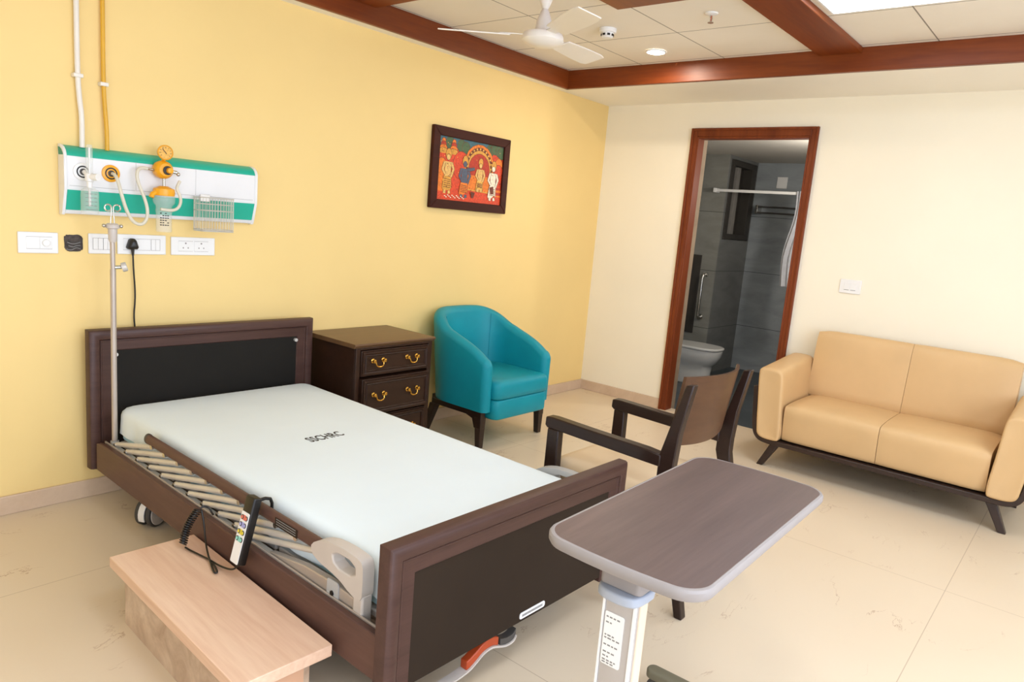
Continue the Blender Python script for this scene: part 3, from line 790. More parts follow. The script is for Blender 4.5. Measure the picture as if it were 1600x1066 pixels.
# drip stand standing in the bed's corner socket
iv = thing('iv_pole', 'tall steel drip pole with two hooks rising at the bed head', 'drip stand', (-.497, -.115, .31), BED)
px, py = -.499, -.098
build('lower_pole', MB().cyl((px, py, .318), (px + .0, py, 1.075), .0115, 16), 'pale_steel', iv)
build('upper_pole', MB().cyl((px, py, 1.07), (px - .002, py, 1.235), .0098, 16), 'pale_steel', iv)
build('collar', MB().lathe([(.013, 1.19), (.016, 1.20), (.018, 1.235), (.018, 1.245), (.026, 1.248), (.026, 1.262), (.018, 1.268), (.001, 1.268)], 20, Matrix.Translation((px, py, 0))), 'grey_plastic', iv)
m = MB()
for dx, dy in ((-.034, 0), (.034, 0)): m.ball((px + dx, py + dy, 1.257), .008, 8)
build('stud', m, 'chrome', iv)
for s in (-1, 1):
    p = [(px + s*.008, py, 1.262), (px + s*.004, py, 1.318)]
    for i in range(11):
        a = PI*1.0 - i*PI*1.75/10 if s > 0 else i*PI*1.75/10
        p.append((px + s*.0175 + .0135*math.cos(a), py - .004*i/10, 1.332 + .0135*math.sin(a)))
    build('hook', MB().tube(p, .0032, 8), 'chrome', iv)
build('clamp_knob', MB().lathe([(.019, -.008), (.020, -.004), (.020, .008), (.017, .012), (.001, .012)], 18, Matrix.Translation((px + .042, py - .004, 1.085)) @ Matrix.Rotation(math.radians(70), 4, 'Y') @ Matrix.Rotation(math.radians(20), 4, 'X')), 'aluminium', iv)
build('clamp', MB().cyl((px, py, 1.083), (px + .036, py - .003, 1.085), .008, 12), 'chrome', iv)

# ------------------------------------------------------------------ wooden step beside the bed
STEP = Matrix.Translation((-4.310, -1.085, 0)) @ Matrix.Rotation(math.radians(-2.2), 4, 'Z')
st = thing('step_stool', 'low light wood bedside step with a plank top, beside the bed', 'step', (.13, -.42, 0), STEP)
SZ = .222
build('top', MB().box(0, .278, -.87, 0, SZ - .035, SZ), 'step_laminate', st, bevel=.002)
build('side_panel', MB().box(.028, .046, -.80, -.055, 0, SZ - .035), 'step_side_stone', st)
build('side_panel', MB().box(.235, .253, -.80, -.055, 0, SZ - .035), 'step_side_stone', st)
build('end_panel', MB().box(.046, .235, -.073, -.055, 0, SZ - .035), 'step_edge', st)
build('end_panel', MB().box(.046, .235, -.80, -.782, 0, SZ - .035), 'step_edge', st)

# ------------------------------------------------------------------ bedside cabinet
cb = thing('bedside_cabinet', 'dark brown wooden three-drawer bedside cabinet with brass pulls', 'cabinet', (-2.57, -.24, 0))
m = MB()
m.box(-2.845, -2.825, -.44, -.03, 0, .680); m.box(-2.312, -2.292, -.44, -.03, 0, .680); m.box(-2.825, -2.312, -.045, -.03, .05, .680)
m.box(-2.825, -2.312, -.43, -.045, .05, .07); m.box(-2.825, -2.312, -.44, -.045, .668, .680)
build('body', m, 'cabinet_wood', cb, bevel=.002)
m = MB()
m.box(-2.845, -2.815, -.452, -.44, 0, .680); m.box(-2.322, -2.292, -.452, -.44, 0, .680); m.box(-2.815, -2.322, -.452, -.44, .668, .680); m.box(-2.815, -2.322, -.452, -.44, .0, .075)
build('face_frame', m, 'cabinet_wood', cb, bevel=.002)
build('top', MB().prism([(-.018, .680), (-.018, .705), (-.456, .705), (-.464, .702), (-.464, .693), (-.456, .688), (-.452, .680)], -2.862, -2.277, 'x'), 'cabinet_top', cb, bevel=.002)
def drawer(z0, z1, out):
    x0, x1 = -2.812, -2.325; y = -.445 - out
    m = MB().box(x0, x1, y - .012, y + .03 + out, z0, z1)
    if out > .005: m.box(x0 + .01, x1 - .01, y + .02, -.10, z0 + .01, z1 - .03)
    d = build('drawer', m, 'cabinet_wood', cb, bevel=.002)
    def ringq(i, dy): return [(x0 + i, y - dy, z0 + i), (x1 - i, y - dy, z0 + i), (x1 - i, y - dy, z1 - i), (x0 + i, y - dy, z1 - i)]
    m = MB().loft([ringq(.006, .012), ringq(.008, .020), ringq(.016, .022), ringq(.024, .017), ringq(.030, .020), ringq(.034, .014)])
    build('moulding', m, 'cabinet_wood', d, smooth=20)
    zc = (z0 + z1)/2 + .012
    for xc in (-2.700, -2.455):
        pl = build('pull', MB().tube(chaikin([(xc - .034, y - .028, zc), (xc - .026, y - .032, zc - .006), (xc - .024, y - .036, zc - .026), (xc, y - .038, zc - .034), (xc + .024, y - .036, zc - .026), (xc + .026, y - .032, zc - .006), (xc + .034, y - .028, zc)], 2), .0042, 8), 'brass', d)
        for dx in (-.036, .036):
            build('post', MB().lathe([(.012, 0), (.013, .003), (.006, .006), (.0055, .012), (.010, .016), (.010, .022), (.001, .025)], 14, Matrix.Translation((xc + dx, y - .014, zc)) @ Matrix.Rotation(PI/2, 4, 'X')), 'brass', pl)
drawer(.522, .664, 0.0); drawer(.305, .510, .018); drawer(.080, .292, 0.0)

# ------------------------------------------------------------------ teal tub chair
tc = thing('tub_chair', 'teal leather tub chair with dark wooden legs against the yellow wall', 'armchair', (-1.68, -.36, 0))
TCX = -1.69
def tub_path(t):
    """t 0..1 from left arm front round the back to right arm front: point and outward normal"""
    a = .30; b = .245; yf = -.615; yb = -.335
    ls = abs(yf - yb); arc = PI*(3*(a+b) - math.sqrt((3*a+b)*(a+3*b)))/2; T = 2*ls + arc; d = t*T
    if d < ls: return Vector((TCX - a, yf + d)), Vector((-1, 0))
    if d > T - ls: return Vector((TCX + a, yb - (d - (T - ls)))), Vector((1, 0))
    f = (d - ls)/arc; an = PI - PI*f; c_, s_ = math.cos(an), math.sin(an); e_ = .78
    p = Vector((TCX + a*math.copysign(abs(c_)**e_, c_), yb + b*abs(s_)**e_)); nn = Vector((math.copysign(abs(c_)**(2-e_), c_)/a, abs(s_)**(2-e_)/b)).normalized()
    return p, nn
def tub_h(t):
    u = abs(t - .5)*2        # 0 back, 1 arm front
    k = [(0, .815), (.22, .812), (.40, .775), (.58, .700), (.75, .662), (.88, .628), (.95, .600), (1.0, .575)]
    for (a, ha), (b, hb_) in zip(k, k[1:]):
        if u <= b:
            f = (u - a)/(b - a)
            return ha + (hb_ - ha)*f
    return .57
NTUB = 57; rings = []
hs = [tub_h(i/(NTUB-1)) for i in range(NTUB)]
for _ in range(4): hs = [hs[0]] + [(hs[i-1] + 2*hs[i] + hs[i+1])/4 for i in range(1, NTUB-1)] + [hs[-1]]
def tub_section(p, nn, h, half=.042, zb=.240, slant=1.0):
    r = half; sec = []
    prof = [(half, zb)] + [(half, zb + (h - r - zb)*k/4) for k in range(1, 5)] + [(half*math.cos(a), h - r + r*math.sin(a)) for a in [PI*j/8 for j in range(1, 8)]] + [(-half, zb + (h - r - zb)*k/4) for k in range(4, 0, -1)] + [(-half, zb)]
    for o, z in prof:
        f = (z - .262)/.55; push = (-.030 + .055*f)*slant*max(0, nn.y)**1 + (-.012 + .014*f)*abs(nn.x)
        q = p + nn*(o + push); sec.append((q.x, q.y, z))
    return sec
for i in range(NTUB):
    p, nn = tub_path(i/(NTUB-1)); rings.append(tub_section(p, nn, hs[i]))
p, nn = tub_path(0); pre = []
for k, (off, half) in enumerate(((.042, .010), (.039, .020), (.032, .030), (.021, .037), (.010, .041))):
    pre.append(tub_section(p + Vector((0, -off)), nn, hs[0] - .045*(off/.042)**2, half))
p, nn = tub_path(1); post = []
for k, (off, half) in enumerate(((.010, .041), (.021, .037), (.032, .030), (.039, .020), (.042, .010))):
    post.append(tub_section(p + Vector((0, -off)), nn, hs[-1] - .045*(off/.042)**2, half))
sh = build('shell', MB().loft(pre + rings + post), 'teal_leather', tc, smooth=70)
# stitched seam down the inside of the back
for tt in (.66, .34):
    p, nn = tub_path(tt); sec = []
    for k in range(14):
        z = .44 + (.775 - .44)*k/13 - (.01 if tt else 0); f = (z - .262)/.55; push = (-.030 + .055*f)*max(0, nn.y) + (-.012 + .014*f)*abs(nn.x)
        q = p + nn*(-.0425 + push); sec.append((q.x, q.y, z))
    build('seam', MB().tube(sec, .0022, 6), 'teal_leather', sh)
def seat_outline(e, r):
    out = [p for p in rrect(TCX - .257 - e, TCX + .262 + e, -.695 - e, -.40, r, 6) if p[1] < -.45]
    q = rrect(TCX - .257 - e, TCX + .262 + e, -.695 - e, -.150, .17, 8)
    return [p for p in q if p[1] > -.42] + out
m = MB().loft([[(x, y, z) for x, y in seat_outline(e, .045)] for z, e in ((.318, -.004), (.324, .002), (.35, .005), (.395, .005), (.417, .0), (.430, -.012), (.437, -.04))])
build('seat_cushion', m, 'teal_leather', tc, smooth=60)
m = MB().loft([[(x, y, z) for x, y in seat_outline(e, .04)] for z, e in ((.188, -.012), (.194, -.003), (.203, 0), (.306, 0), (.313, -.004), (.315, -.012))])
build('seat_base', m, 'teal_leather', tc, smooth=60)
m = MB()
for s in (-1, 1):
    x = TCX + s*.30
    m.prism([(-.63, .2395), (-.19, .2395), (-.19, .202), (-.50, .202), (-.555, .186), (-.575, .13), (-.63, .13)], x - .02, x + .02, 'x')
m.box(TCX - .25, TCX + .25, -.16, -.12, .202, .2395)
build('wooden_base', m, 'leg_wood', tc, bevel=.004)
for s in (-1, 1):
    for yy, dy, nm in ((-.603, -.006, 'leg'), (-.20, .075, 'leg')):
        x = TCX + s*.295
        rr = [[(x - h + s*e, yy - h + d, z), (x + h + s*e, yy - h + d, z), (x + h + s*e, yy + h + d, z), (x - h + s*e, yy + h + d, z)] for z, h, e, d in ((0.002, .018, .0, dy), (.202, .026, 0, 0))]
        lg = build('leg', MB().loft(rr), 'leg_wood', tc, bevel=.003)

# ------------------------------------------------------------------ wooden armchair
ac = thing('wooden_armchair', 'dark wooden open-arm chair with curved plywood back, beyond the bed foot', 'chair', (-2.55, -2.05, 0))
for s, xo in ((-1, -2.832), (1, -2.268)):
    x0, x1 = (xo, xo + .040) if s < 0 else (xo - .040, xo)
    build('leg', MB().prism([(-1.735, .575), (-1.792, .575), (-1.796, .30), (-1.792, .0), (-1.755, .0), (-1.732, .30)], x0, x1, 'x'), 'chair_wood', ac, bevel=.005)
    build('leg', MB().prism([(-2.432, 0), (-2.400, 0), (-2.322, .30), (-2.258, .52), (-2.258, .60), (-2.332, .886), (-2.364, .892), (-2.330, .70), (-2.322, .58), (-2.322, .52), (-2.375, .28)], x0, x1, 'x'), 'chair_wood', ac, bevel=.005)
    a0, a1 = (x0 - .003, x1 + .006) if s < 0 else (x0 - .006, x1 + .003)
    build('armrest', MB().prism([(-1.724, .622), (-1.722, .585), (-1.735, .575), (-2.268, .558), (-2.268, .605), (-2.20, .612), (-1.95, .618), (-1.76, .625)], a0, a1, 'x'), 'chair_wood', ac, bevel=.005)
rings = []
NB = 17
for i in range(NB):
    u = i/(NB-1)*2 - 1; x = -2.55 + .2405*u; b = .062*(1 - u*u)
    sec = []
    for k in range(9):
        f = k/8; z = .908 - (.272)*f - .012*(1-u*u)*f; y = -2.306 + .036*f - b*(1 - .25*f)
        sec.append((x, y, z))
    rings.append([(p[0], p[1] + .006, p[2]) for p in sec] + [(p[0], p[1] - .006, p[2]) for p in reversed(sec)])
build('backrest', MB().loft(rings), 'chair_ply', ac, smooth=40)
m = MB().loft([[(x, y, z) for x, y in rrect(-2.786 - e, -2.314 + e, -2.255 - e, -1.745 + e, .04, 6)] for z, e in ((.355, -.008), (.362, 0), (.41, .002), (.432, -.006), (.444, -.022), (.449, -.05))])
build('seat', m, 'beige_cushion', ac, smooth=60)
m = MB().box(-2.79, -2.31, -1.78, -1.755, .29, .354); m.box(-2.79, -2.31, -2.29, -2.262, .29, .354)
build('seat_rail', m, 'chair_wood', ac, bevel=.003)

# ------------------------------------------------------------------ overbed table
OT = Matrix.Translation((-3.551, -2.752, 0)) @ Matrix.Rotation(math.radians(1.0), 4, 'Z')
ot = thing('overbed_table', 'overbed table with brown laminate top, grey rim and single grey column', 'table', (0, 0, 0), OT)
def top_outline(e):
    hx, hy = .412 - e, .188 - e
    pts = []
    base = rrect(-hx, hx, -hy, hy, .055 - e*.5, 8)
    out = []
    for x, y in base: out.append((x, y))
    # bowed short ends
    res = []
    for i in range(len(out)):
        a = out[i]; b = out[(i+1) % len(out)]
        res.append(a)
        if abs(a[0] - b[0]) < 1e-6 and abs(a[1]-b[1]) > .1:
            for k in range(1, 8): res.append((a[0], a[1] + (b[1]-a[1])*k/8))
    return [(x + (1 if x > 0 else -1)*.014*(1 - (y/hy)**2) if abs(x) > hx - .06 else x, y) for x, y in res]
ZT = .752
build('tabletop', MB().loft([[(x, y, z) for x, y in top_outline(e)] for z, e in ((ZT - .020, .0035), (ZT, .0035))]), 'table_laminate', ot)
m = MB().loft([[(x, y, z) for x, y in top_outline(e)] for z, e in ((ZT - .020, .0036), (ZT - .026, .003), (ZT - .026, -.002), (ZT - .018, -.006), (ZT - .006, -.006), (ZT - .001, -.003), (ZT + .0006, .0020), (ZT - .0, .0036), (ZT - .020, .0036))], cap=False)
build('edge_band', m, 'edge_grey', ot)
cx0, cx1, cy0, cy1 = -.355, -.300, -.030, .048
build('column_head', MB().prism(rrect(cx0 - .012, cx1 + .03, cy0 - .012, cy1 + .012, .014, 4), .665, ZT - .026, 'z'), 'edge_grey', ot, bevel=.003)
build('collar', MB().prism(chaikin([(cx0 - .032, cy0 + .01), (cx0 - .032, cy1 - .01), (cx0 - .012, cy1 + .016), (cx1 + .03, cy1 + .016), (cx1 + .03, cy0 - .016), (cx0 - .012, cy0 - .016)], 2, True), .640, .664, 'z'), 'collar_grey', ot, bevel=.006, seg=3)
colm = build('column', MB().prism(rrect(cx0, cx1 - .03, cy0, cy1, .010, 4), .07, .645, 'z'), 'column_grey', ot, bevel=.002)
m = MB().prism(rrect(cx0 + .034, cx1 + .015, cy0 + .003, cy1 - .003, .008, 4), .07, .66, 'z'); build('inner_column', m, 'column_cream', ot)
m = MB()
for y in (cy0 - .001, cy1 - .004): m.box(cx0 - .002, cx0 + .006, y, y + .005, .07, .64)
build('edge_strip', m, 'white_plastic', colm)
lb = build('label', MB().prism(rrect(cy0 + .022, cy0 + .070, .475, .600, .005, 4), cx0 - .0015, cx0 - .0002, 'x'), 'white_plastic', colm)
m = MB()
random.seed(3)
for z, n_ in ((.588, 4), (.575, 2), (.545, 3), (.538, 4), (.522, 4), (.505, 3), (.495, 2), (.486, 4), (.480, 3)):
    y = cy0 + .066
    for k in range(n_):
        wv = random.uniform(.004, .009); m.box(cx0 - .002, cx0 - .0014, y - wv, y, z - .0016, z + .0016); y -= wv + .003
build('fine_print', m, 'grey_print', lb)
m = MB().prism(rrect(-.40, .31, -.03, .04, .02, 4), .042, .072, 'z')
build('base_bar', m, 'foot_olive', ot, bevel=.006, seg=3)
for x, y0, y1 in ((.285, -.20, .215), (-.345, -.26, .26)):
    b = build('base_foot', MB().prism(rrect(x - .024, x + .024, y0, y1, .022, 6), .046, .074, 'z'), 'foot_olive', ot, bevel=.006, seg=3)
    for y in (y0 + .03, y1 - .03):
        build('caster', MB().cyl((x - .012, y, .0225), (x + .012, y, .0225), .0225, 20), 'rubber', b)

# ------------------------------------------------------------------ sofa
sf = thing('sofa', 'two-seat tan leather sofa on a dark bent wood frame by the cream wall', 'sofa', (-.40, -2.565, 0))
SY0, SY1 = -1.860, -3.268       # outer faces of the arms (low)
def rr_ring(y0, y1, z0, z1, r, x, n=5):
    return [(x, a, b) for a, b in rrect(min(y0, y1), max(y0, y1), z0, z1, r, n)]
def arm(s):
    yo = SY0 if s > 0 else SY1
    def sec(x, e, ztop):
        # outline in (y,z), leaning outward at the top; d>0 points inward
        def P(d, z): return (x, yo - s*(d - .035*max(0, (z - .25))/.4), z)
        w = .15; z0 = .182
        base = [(e, z0 + .06), (.012 + e, z0 + .016 + e), (.05, z0 + e), (w - .02, z0 + e), (w - e, z0 + .01 + e), (w - e, .30), (w - e, .44), (w + .004 - e, ztop - .04), (w - .006 - e, ztop - .010 - e), (w - .035, ztop - e), (.035, ztop - e), (.010 + e, ztop - .008 - e), (e, ztop - .035), (e, .42)]
        pts = chaikin([Vector(p) for p in base], 2, True)
        return [P(p[0], p[1]) for p in pts]
    rings = [sec(-.738, .022, .628), sec(-.741, .012, .631), sec(-.739, .004, .634), sec(-.732, .0, .636), sec(-.70, 0, .640), sec(-.5, 0, .655), sec(-.3, 0, .672), sec(-.16, 0, .680), sec(-.125, .006, .678), sec(-.12, .02, .67)]
    build('arm', MB().loft(rings), 'tan_leather', sf, smooth=70)
arm(1); arm(-1)
YM = (SY0 + SY1)/2
# seat: two pads with a seam between
for a, b in ((SY0 - .155, YM + .0015), (YM - .0015, SY1 + .155)):
    ys = [a - (a - b)*k/10 for k in range(11)]
    rings = []
    for k, y in enumerate(ys):
        u = k/10; e = (.004 if abs(y - YM) < .01 else .012) if k in (0, 10) else (.001 if k in (1, 9) else 0); crown = .008*math.sin(PI*u)**.6
        seam = .002 if (abs(y - YM) < .01) else 0
        prof = [(-.69 + e, .190), (-.700 + e, .195), (-.712 + e + seam, .26), (-.722 + e + seam, .34), (-.726 + e + seam, .385), (-.716 + e, .412 + crown*.4), (-.69, .426 + crown*.7 - e), (-.62, .433 + crown - e), (-.45, .436 + crown*1.1 - e), (-.2, .432 + crown*.6 - e), (-.1, .42), (-.1, .19)]
        pp = [Vector(p) for p in prof]
        rings.append([(p[0], y, p[1]) for p in chaikin(pp, 1, True)])
    build('seat_cushion', MB().loft(rings), 'tan_leather', sf, smooth=70)
BY0, BY1 = -1.985, -3.135
for a, b in ((BY0, YM + .001), (YM - .001, BY1)):
    rings = []
    for k in range(11):
        u = k/10; y = a - (a - b)*u
        e = .016 if (k == 0 and a == BY0) or (k == 10 and b == BY1) else (.004 if (k == 1 and a == BY0) or (k == 9 and b == BY1) else (.002 if k in (0, 10) else 0))
        c = .008*math.sin(PI*u)**.7
        prof = [(-.235 - c + e, .40), (-.222 - c + e, .52), (-.203 - c + e, .66), (-.185 - c + e, .80), (-.172 + e, .845 - e), (-.15, .864 - e), (-.11, .864 - e), (-.075, .848 - e), (-.062, .82), (-.075, .60), (-.09, .40)]
        rings.append([(p[0], y, p[1]) for p in chaikin([Vector(p) for p in prof], 1, True)])
    build('back_cushion', MB().loft(rings), 'tan_leather', sf, smooth=70)
path = chaikin([(SY0 + .026, .510), (SY0 + .016, .40), (SY0 + .004, .25), (SY0 - .016, .196), (SY0 - .06, .181), (SY0 - .14, .180)], 2)
left = [Vector(p) for p in path]; full = left + [Vector((2*YM - p.x, p.y)) for p in reversed(left)]
def offset(pl, d):
    out = []
    for i, p in enumerate(pl):
        t_ = (pl[min(i+1, len(pl)-1)] - pl[max(i-1, 0)]).normalized(); out.append(p + Vector((t_.y, -t_.x))*d)
    return out
inn = offset(full, 0.0); outn = offset(full, -.030)
yy = [p for p in inn]; 
m = MB().prism([tuple(p) for p in inn] + [tuple(p) for p in reversed(outn)], -.725, -.10, 'x')
build('frame', m, 'sofa_wood', sf, bevel=.004, smooth=40)
for s in (1, -1):
    yo = SY0 if s > 0 else SY1
    for x, dx in ((-.675, -.02), (-.16, .015)):
        yt = yo - s*.120; yb = yo - s*.045
        def q(y, z, h, xx): return [(xx - h, y - h*1.0, z), (xx + h, y - h*1.0, z), (xx + h, y + h*1.0, z), (xx - h, y + h*1.0, z)]
        build('leg', MB().loft([q(yb, .001, .019, x + dx), q(yt, .152, .027, x)]), 'sofa_wood', sf, bevel=.004)

# ------------------------------------------------------------------ wall service panel
sp = thing('bed_head_panel', 'white and teal medical gas panel on the yellow wall above the bed', 'wall panel', (-3.65, 0, 1.43))
QX0, QX1 = -4.086, -3.212
prof = [(-.001, 1.290), (-.001, 1.574), (-.022, 1.571), (-.042, 1.562), (-.056, 1.550), (-.065, 1.534), (-.065, 1.397), (-.036, 1.300), (-.030, 1.292)]
build('body', MB().prism(prof, QX0 + .012, QX1 - .012, 'x'), 'panel_white', sp, smooth=25)
cap = [(-.001, 1.286), (-.001, 1.578), (-.024, 1.575), (-.045, 1.566), (-.060, 1.553), (-.0685, 1.535), (-.0685, 1.396), (-.039, 1.296), (-.033, 1.287)]
for a, b in ((QX0, QX0 + .012), (QX1 - .014, QX1)): build('end_cap', MB().prism(cap, a, b, 'x'), 'panel_white', sp, bevel=.002)
top = [(-.0005, 1.5752), (-.022, 1.5722), (-.0425, 1.5632), (-.057, 1.551), (-.0665, 1.5345), (-.0665, 1.531), (-.064, 1.531), (-.064, 1.534), (-.055, 1.549), (-.041, 1.561), (-.021, 1.570), (-.0005, 1.573)]
build('top_cover', MB().prism(top, QX0 + .0121, QX1 - .0141, 'x'), 'teal_plastic', sp, smooth=30)
low = [(-.0652, 1.392), (-.0668, 1.392), (-.0415, 1.3085), (-.0395, 1.3085)]
build('lower_cover', MB().prism(low, QX0 + .0121, QX1 - .0141, 'x'), 'teal_plastic', sp)
build('end_recess', MB().prism([(-.006, 1.566), (-.022, 1.565), (-.042, 1.556), (-.058, 1.540), (-.060, 1.533), (-.012, 1.533)], QX0 - .001, QX0, 'x'), 'teal_dark', sp)
m = MB()
for a, b in ((QX0 + .02, -3.80), (-3.80, -3.53), (-3.53, QX1 - .02)): m.box(a, b - .003, -.0654, -.0648, 1.4085, 1.4105)
m.box(-3.801, -3.7995, -.0654, -.0648, 1.41, 1.53); m.box(-3.5305, -3.529, -.0654, -.0648, 1.41, 1.53)
build('panel_gap', m, 'rail_grey', sp)
def outlet(x, z, colr):
    Mx = Matrix.Translation((x, -.065, z)) @ Matrix.Rotation(PI/2, 4, 'X')
    o = build('gas_outlet', MB().lathe([(.037, -.001), (.036, .006), (.030, .008), (.001, .008)], 30, Mx), colr, sp)
    build('ring', MB().lathe([(.0195, .0078), (.0205, .0095), (.0245, .0095), (.0255, .0078), (.0195, .0078)], 30, Mx, cap=False), 'black_plastic', o)
    so = build('socket', MB().lathe([(.0135, .0078), (.0135, .012), (.009, .014), (.006, .0095), (.006, .0078), (.0135, .0078)], 24, Mx, cap=False), 'dark_mark', o)
    build('socket_pin', MB().lathe([(.0052, .0078), (.0048, .012), (.001, .0125)], 16, Mx), 'chrome', so)
    return o
outlet(-4.016, 1.470, 'white_plastic'); outlet(-3.905, 1.474, 'amber_plastic')
# gas pipes on the wall
def gas_pipe(pts, r, mat, label, clip_z):
    t = thing('gas_pipe', label, 'pipe', pts[-1])
    build('tube', MB().tube(chaikin(pts, 2), r, 12), mat, t)
    for z in clip_z:
        x = min(pts, key=lambda p: abs(p[2] - z))[0]
        build('clip', MB().box(x - r - .008, x + r + .008, -.034, 0.0, z - .008, z + .008), 'pipe_white', t, bevel=.003)
gas_pipe([(-4.012, -.018, HS), (-4.012, -.018, 2.1), (-4.012, -.018, 1.86), (-4.006, -.020, 1.76), (-4.000, -.024, 1.70), (-4.002, -.026, 1.571)], .0105, 'pipe_white', 'white gas pipe running up the wall above the bed panel', (1.862,))
gas_pipe([(-3.912, -.018, HS), (-3.912, -.018, 2.1), (-3.912, -.018, 1.85), (-3.909, -.020, 1.76), (-3.903, -.024, 1.66), (-3.903, -.026, 1.5702)], .0085, 'pipe_yellow', 'yellow gas pipe running up the wall above the bed panel', (1.845,))

# oxygen flow meter with humidifier bottle
fm = thing('flow_meter', 'clear oxygen flow meter with water bottle plugged into the panel', 'flow meter', (-4.010, -.10, 1.32))
build('flow_tube', MB().lathe([(.013, 1.462), (.013, 1.572), (.010, 1.582), (.001, 1.583)], 18, Matrix.Translation((-4.010, -.125, 0))), 'clear_plastic', fm)
build('flow_scale', MB().box(-4.013, -4.007, -.1275, -.1225, 1.465, 1.57), 'white_plastic', fm)
m = MB().lathe([(.001, 1.405), (.010, 1.406), (.011, 1.430), (.016, 1.434), (.018, 1.462), (.014, 1.466), (.001, 1.466)], 20, Matrix.Translation((-4.010, -.125, 0)))
m.cyl((-4.014, -.0835, 1.470), (-4.011, -.12, 1.458), .010, 14); build('valve_body', m, 'white_plastic', fm)
build('valve_knob', MB().cyl((-4.006, -.135, 1.452), (-3.992, -.165, 1.452), .014, 16), 'white_plastic', fm)
build('needle', MB().cyl((-4.010, -.125, 1.406), (-4.010, -.125, 1.33), .005, 10), 'aluminium', fm)
bt = build('bottle', MB().lathe([(.001, 1.300), (.032, 1.300), (.034, 1.306), (.034, 1.385), (.031, 1.398), (.020, 1.406), (.001, 1.407)], 28, Matrix.Translation((-4.010, -.125, 0))), 'clear_plastic', fm)
m = MB()
for k in range(5):
    for j in (0, 1, 2):
        a = math.radians(-125 + 26*j); z = 1.318 + .016*k
        m.M = Matrix.Translation((-4.010 + .0345*math.cos(a), -.125 + .0345*math.sin(a), z)) @ Matrix.Rotation(a, 4, 'Z'); m.box(-.0004, .0006, -.006, .006, -.0012, .0012)
build('graduation', m, 'grey_print', bt)

# suction regulator with jar
sr = thing('suction_regulator', 'amber suction regulator with gauge, clear jar and hose on the panel', 'regulator', (-3.70, -.07, 1.45))
Mx = Matrix.Translation((-3.700, -.0685, 1.512)) @ Matrix.Rotation(PI/2, 4, 'X')
build('regulator_body', MB().lathe([(.030, 0), (.038, .012), (.041, .035), (.038, .055), (.028, .066), (.001, .068)], 30, Mx), 'amber_plastic', sr)
kn = build('knob', MB().lathe([(.020, .064), (.0195, .072), (.001, .074)], 22, Mx @ Matrix.Translation((.006, -.002, 0))), 'black_plastic', sr)
build('knob_cap', MB().lathe([(.0125, .072), (.0135, .080), (.012, .092), (.001, .094)], 18, Mx @ Matrix.Translation((.010, -.002, 0))), 'amber_plastic', kn)
Mg = Matrix.Translation((-3.697, -.115, 1.588)) @ Matrix.Rotation(PI/2, 4, 'X') @ Matrix.Rotation(math.radians(-8), 4, 'Y')
g = build('gauge', MB().lathe([(.020, -.012), (.030, -.008), (.033, .004), (.033, .012), (.029, .014), (.029, .011), (.001, .011)], 30, Mg), 'amber_plastic', sr)
build('gauge_face', MB().lathe([(.028, .0105), (.028, .0118), (.001, .0119)], 30, Mg), 'p_yellow', g)
m = MB()
for k in range(9):
    m.M = Mg @ Matrix.Rotation(math.radians(-130 + 32*k), 4, 'Z'); m.box(-.0008, .0008, .019, .025, .0118, .0126)
m.M = Mg @ Matrix.Rotation(math.radians(40), 4, 'Z'); m.box(-.0014, .0014, -.008, .020, .0118, .0128)
build('dial_marks', m, 'black_print', g)
build('gauge_stem', MB().cyl((-3.699, -.100, 1.545), (-3.698, -.112, 1.562), .008, 12), 'amber_plastic', sr)
build('side_fitting', MB().tube([(-3.735, -.105, 1.507), (-3.775, -.110, 1.510)], .0055, 12), 'chrome', sr)
m = MB().cyl((-3.662, -.105, 1.508), (-3.640, -.112, 1.505), .008, 12); m.ball((-3.636, -.114, 1.498), .009, 8); build('relief_valve', m, 'chrome', sr)
build('stem', MB().cyl((-3.700, -.112, 1.475), (-3.702, -.118, 1.438), .007, 12), 'chrome', sr)
JX, JY = -3.706, -.128
build('jar_cap', MB().lathe([(.001, 1.440), (.018, 1.440), (.030, 1.434), (.044, 1.428), (.046, 1.412), (.044, 1.398), (.001, 1.397)], 30, Matrix.Translation((JX, JY, 0))), 'amber_plastic', sr)
m = MB().tube([(JX - .036, JY - .01, 1.412), (JX - .056, JY - .014, 1.402), (JX - .062, JY - .016, 1.388)], .011, 12); build('port', m, 'amber_plastic', sr)
jr = build('jar', MB().lathe([(.001, 1.236), (.030, 1.236), (.033, 1.242), (.033, 1.318), (.036, 1.330), (.036, 1.335), (.033, 1.340), (.034, 1.352), (.045, 1.366), (.047, 1.385), (.044, 1.3965), (.001, 1.3968)], 30, Matrix.Translation((JX, JY, 0))), 'clear_plastic', sr)
m = MB(); random.seed(5)
for k in range(6):
    for j in range(4):
        if random.random() < .2: continue
        a = math.radians(-135 + 17*j); z = 1.268 + .0105*k
        m.M = Matrix.Translation((JX + .0335*math.cos(a), JY + .0335*math.sin(a), z)) @ Matrix.Rotation(a, 4, 'Z'); m.box(-.0004, .0006, -.0036, .0036, -.0022, .0022)
build('graduation', m, 'black_print', jr)
build('mount', MB().box(-3.73, -3.67, -.10, -.0685, 1.400, 1.425), 'white_plastic', sr, bevel=.004)
hp = [(-3.905, -.0835, 1.474), (-3.902, -.105, 1.470), (-3.897, -.125, 1.440), (-3.890, -.135, 1.392), (-3.872, -.14, 1.325), (-3.850, -.14, 1.280), (-3.818, -.14, 1.262), (-3.792, -.14, 1.275), (-3.780, -.14, 1.318), (-3.788, -.13, 1.375), (-3.808, -.12, 1.430), (-3.818, -.115, 1.470), (-3.812, -.11, 1.502), (-3.792, -.11, 1.512), (-3.770, -.11, 1.510)]
build('hose', MB().tube(chaikin(hp, 2), .0072, 12), 'hose_clear', sr)
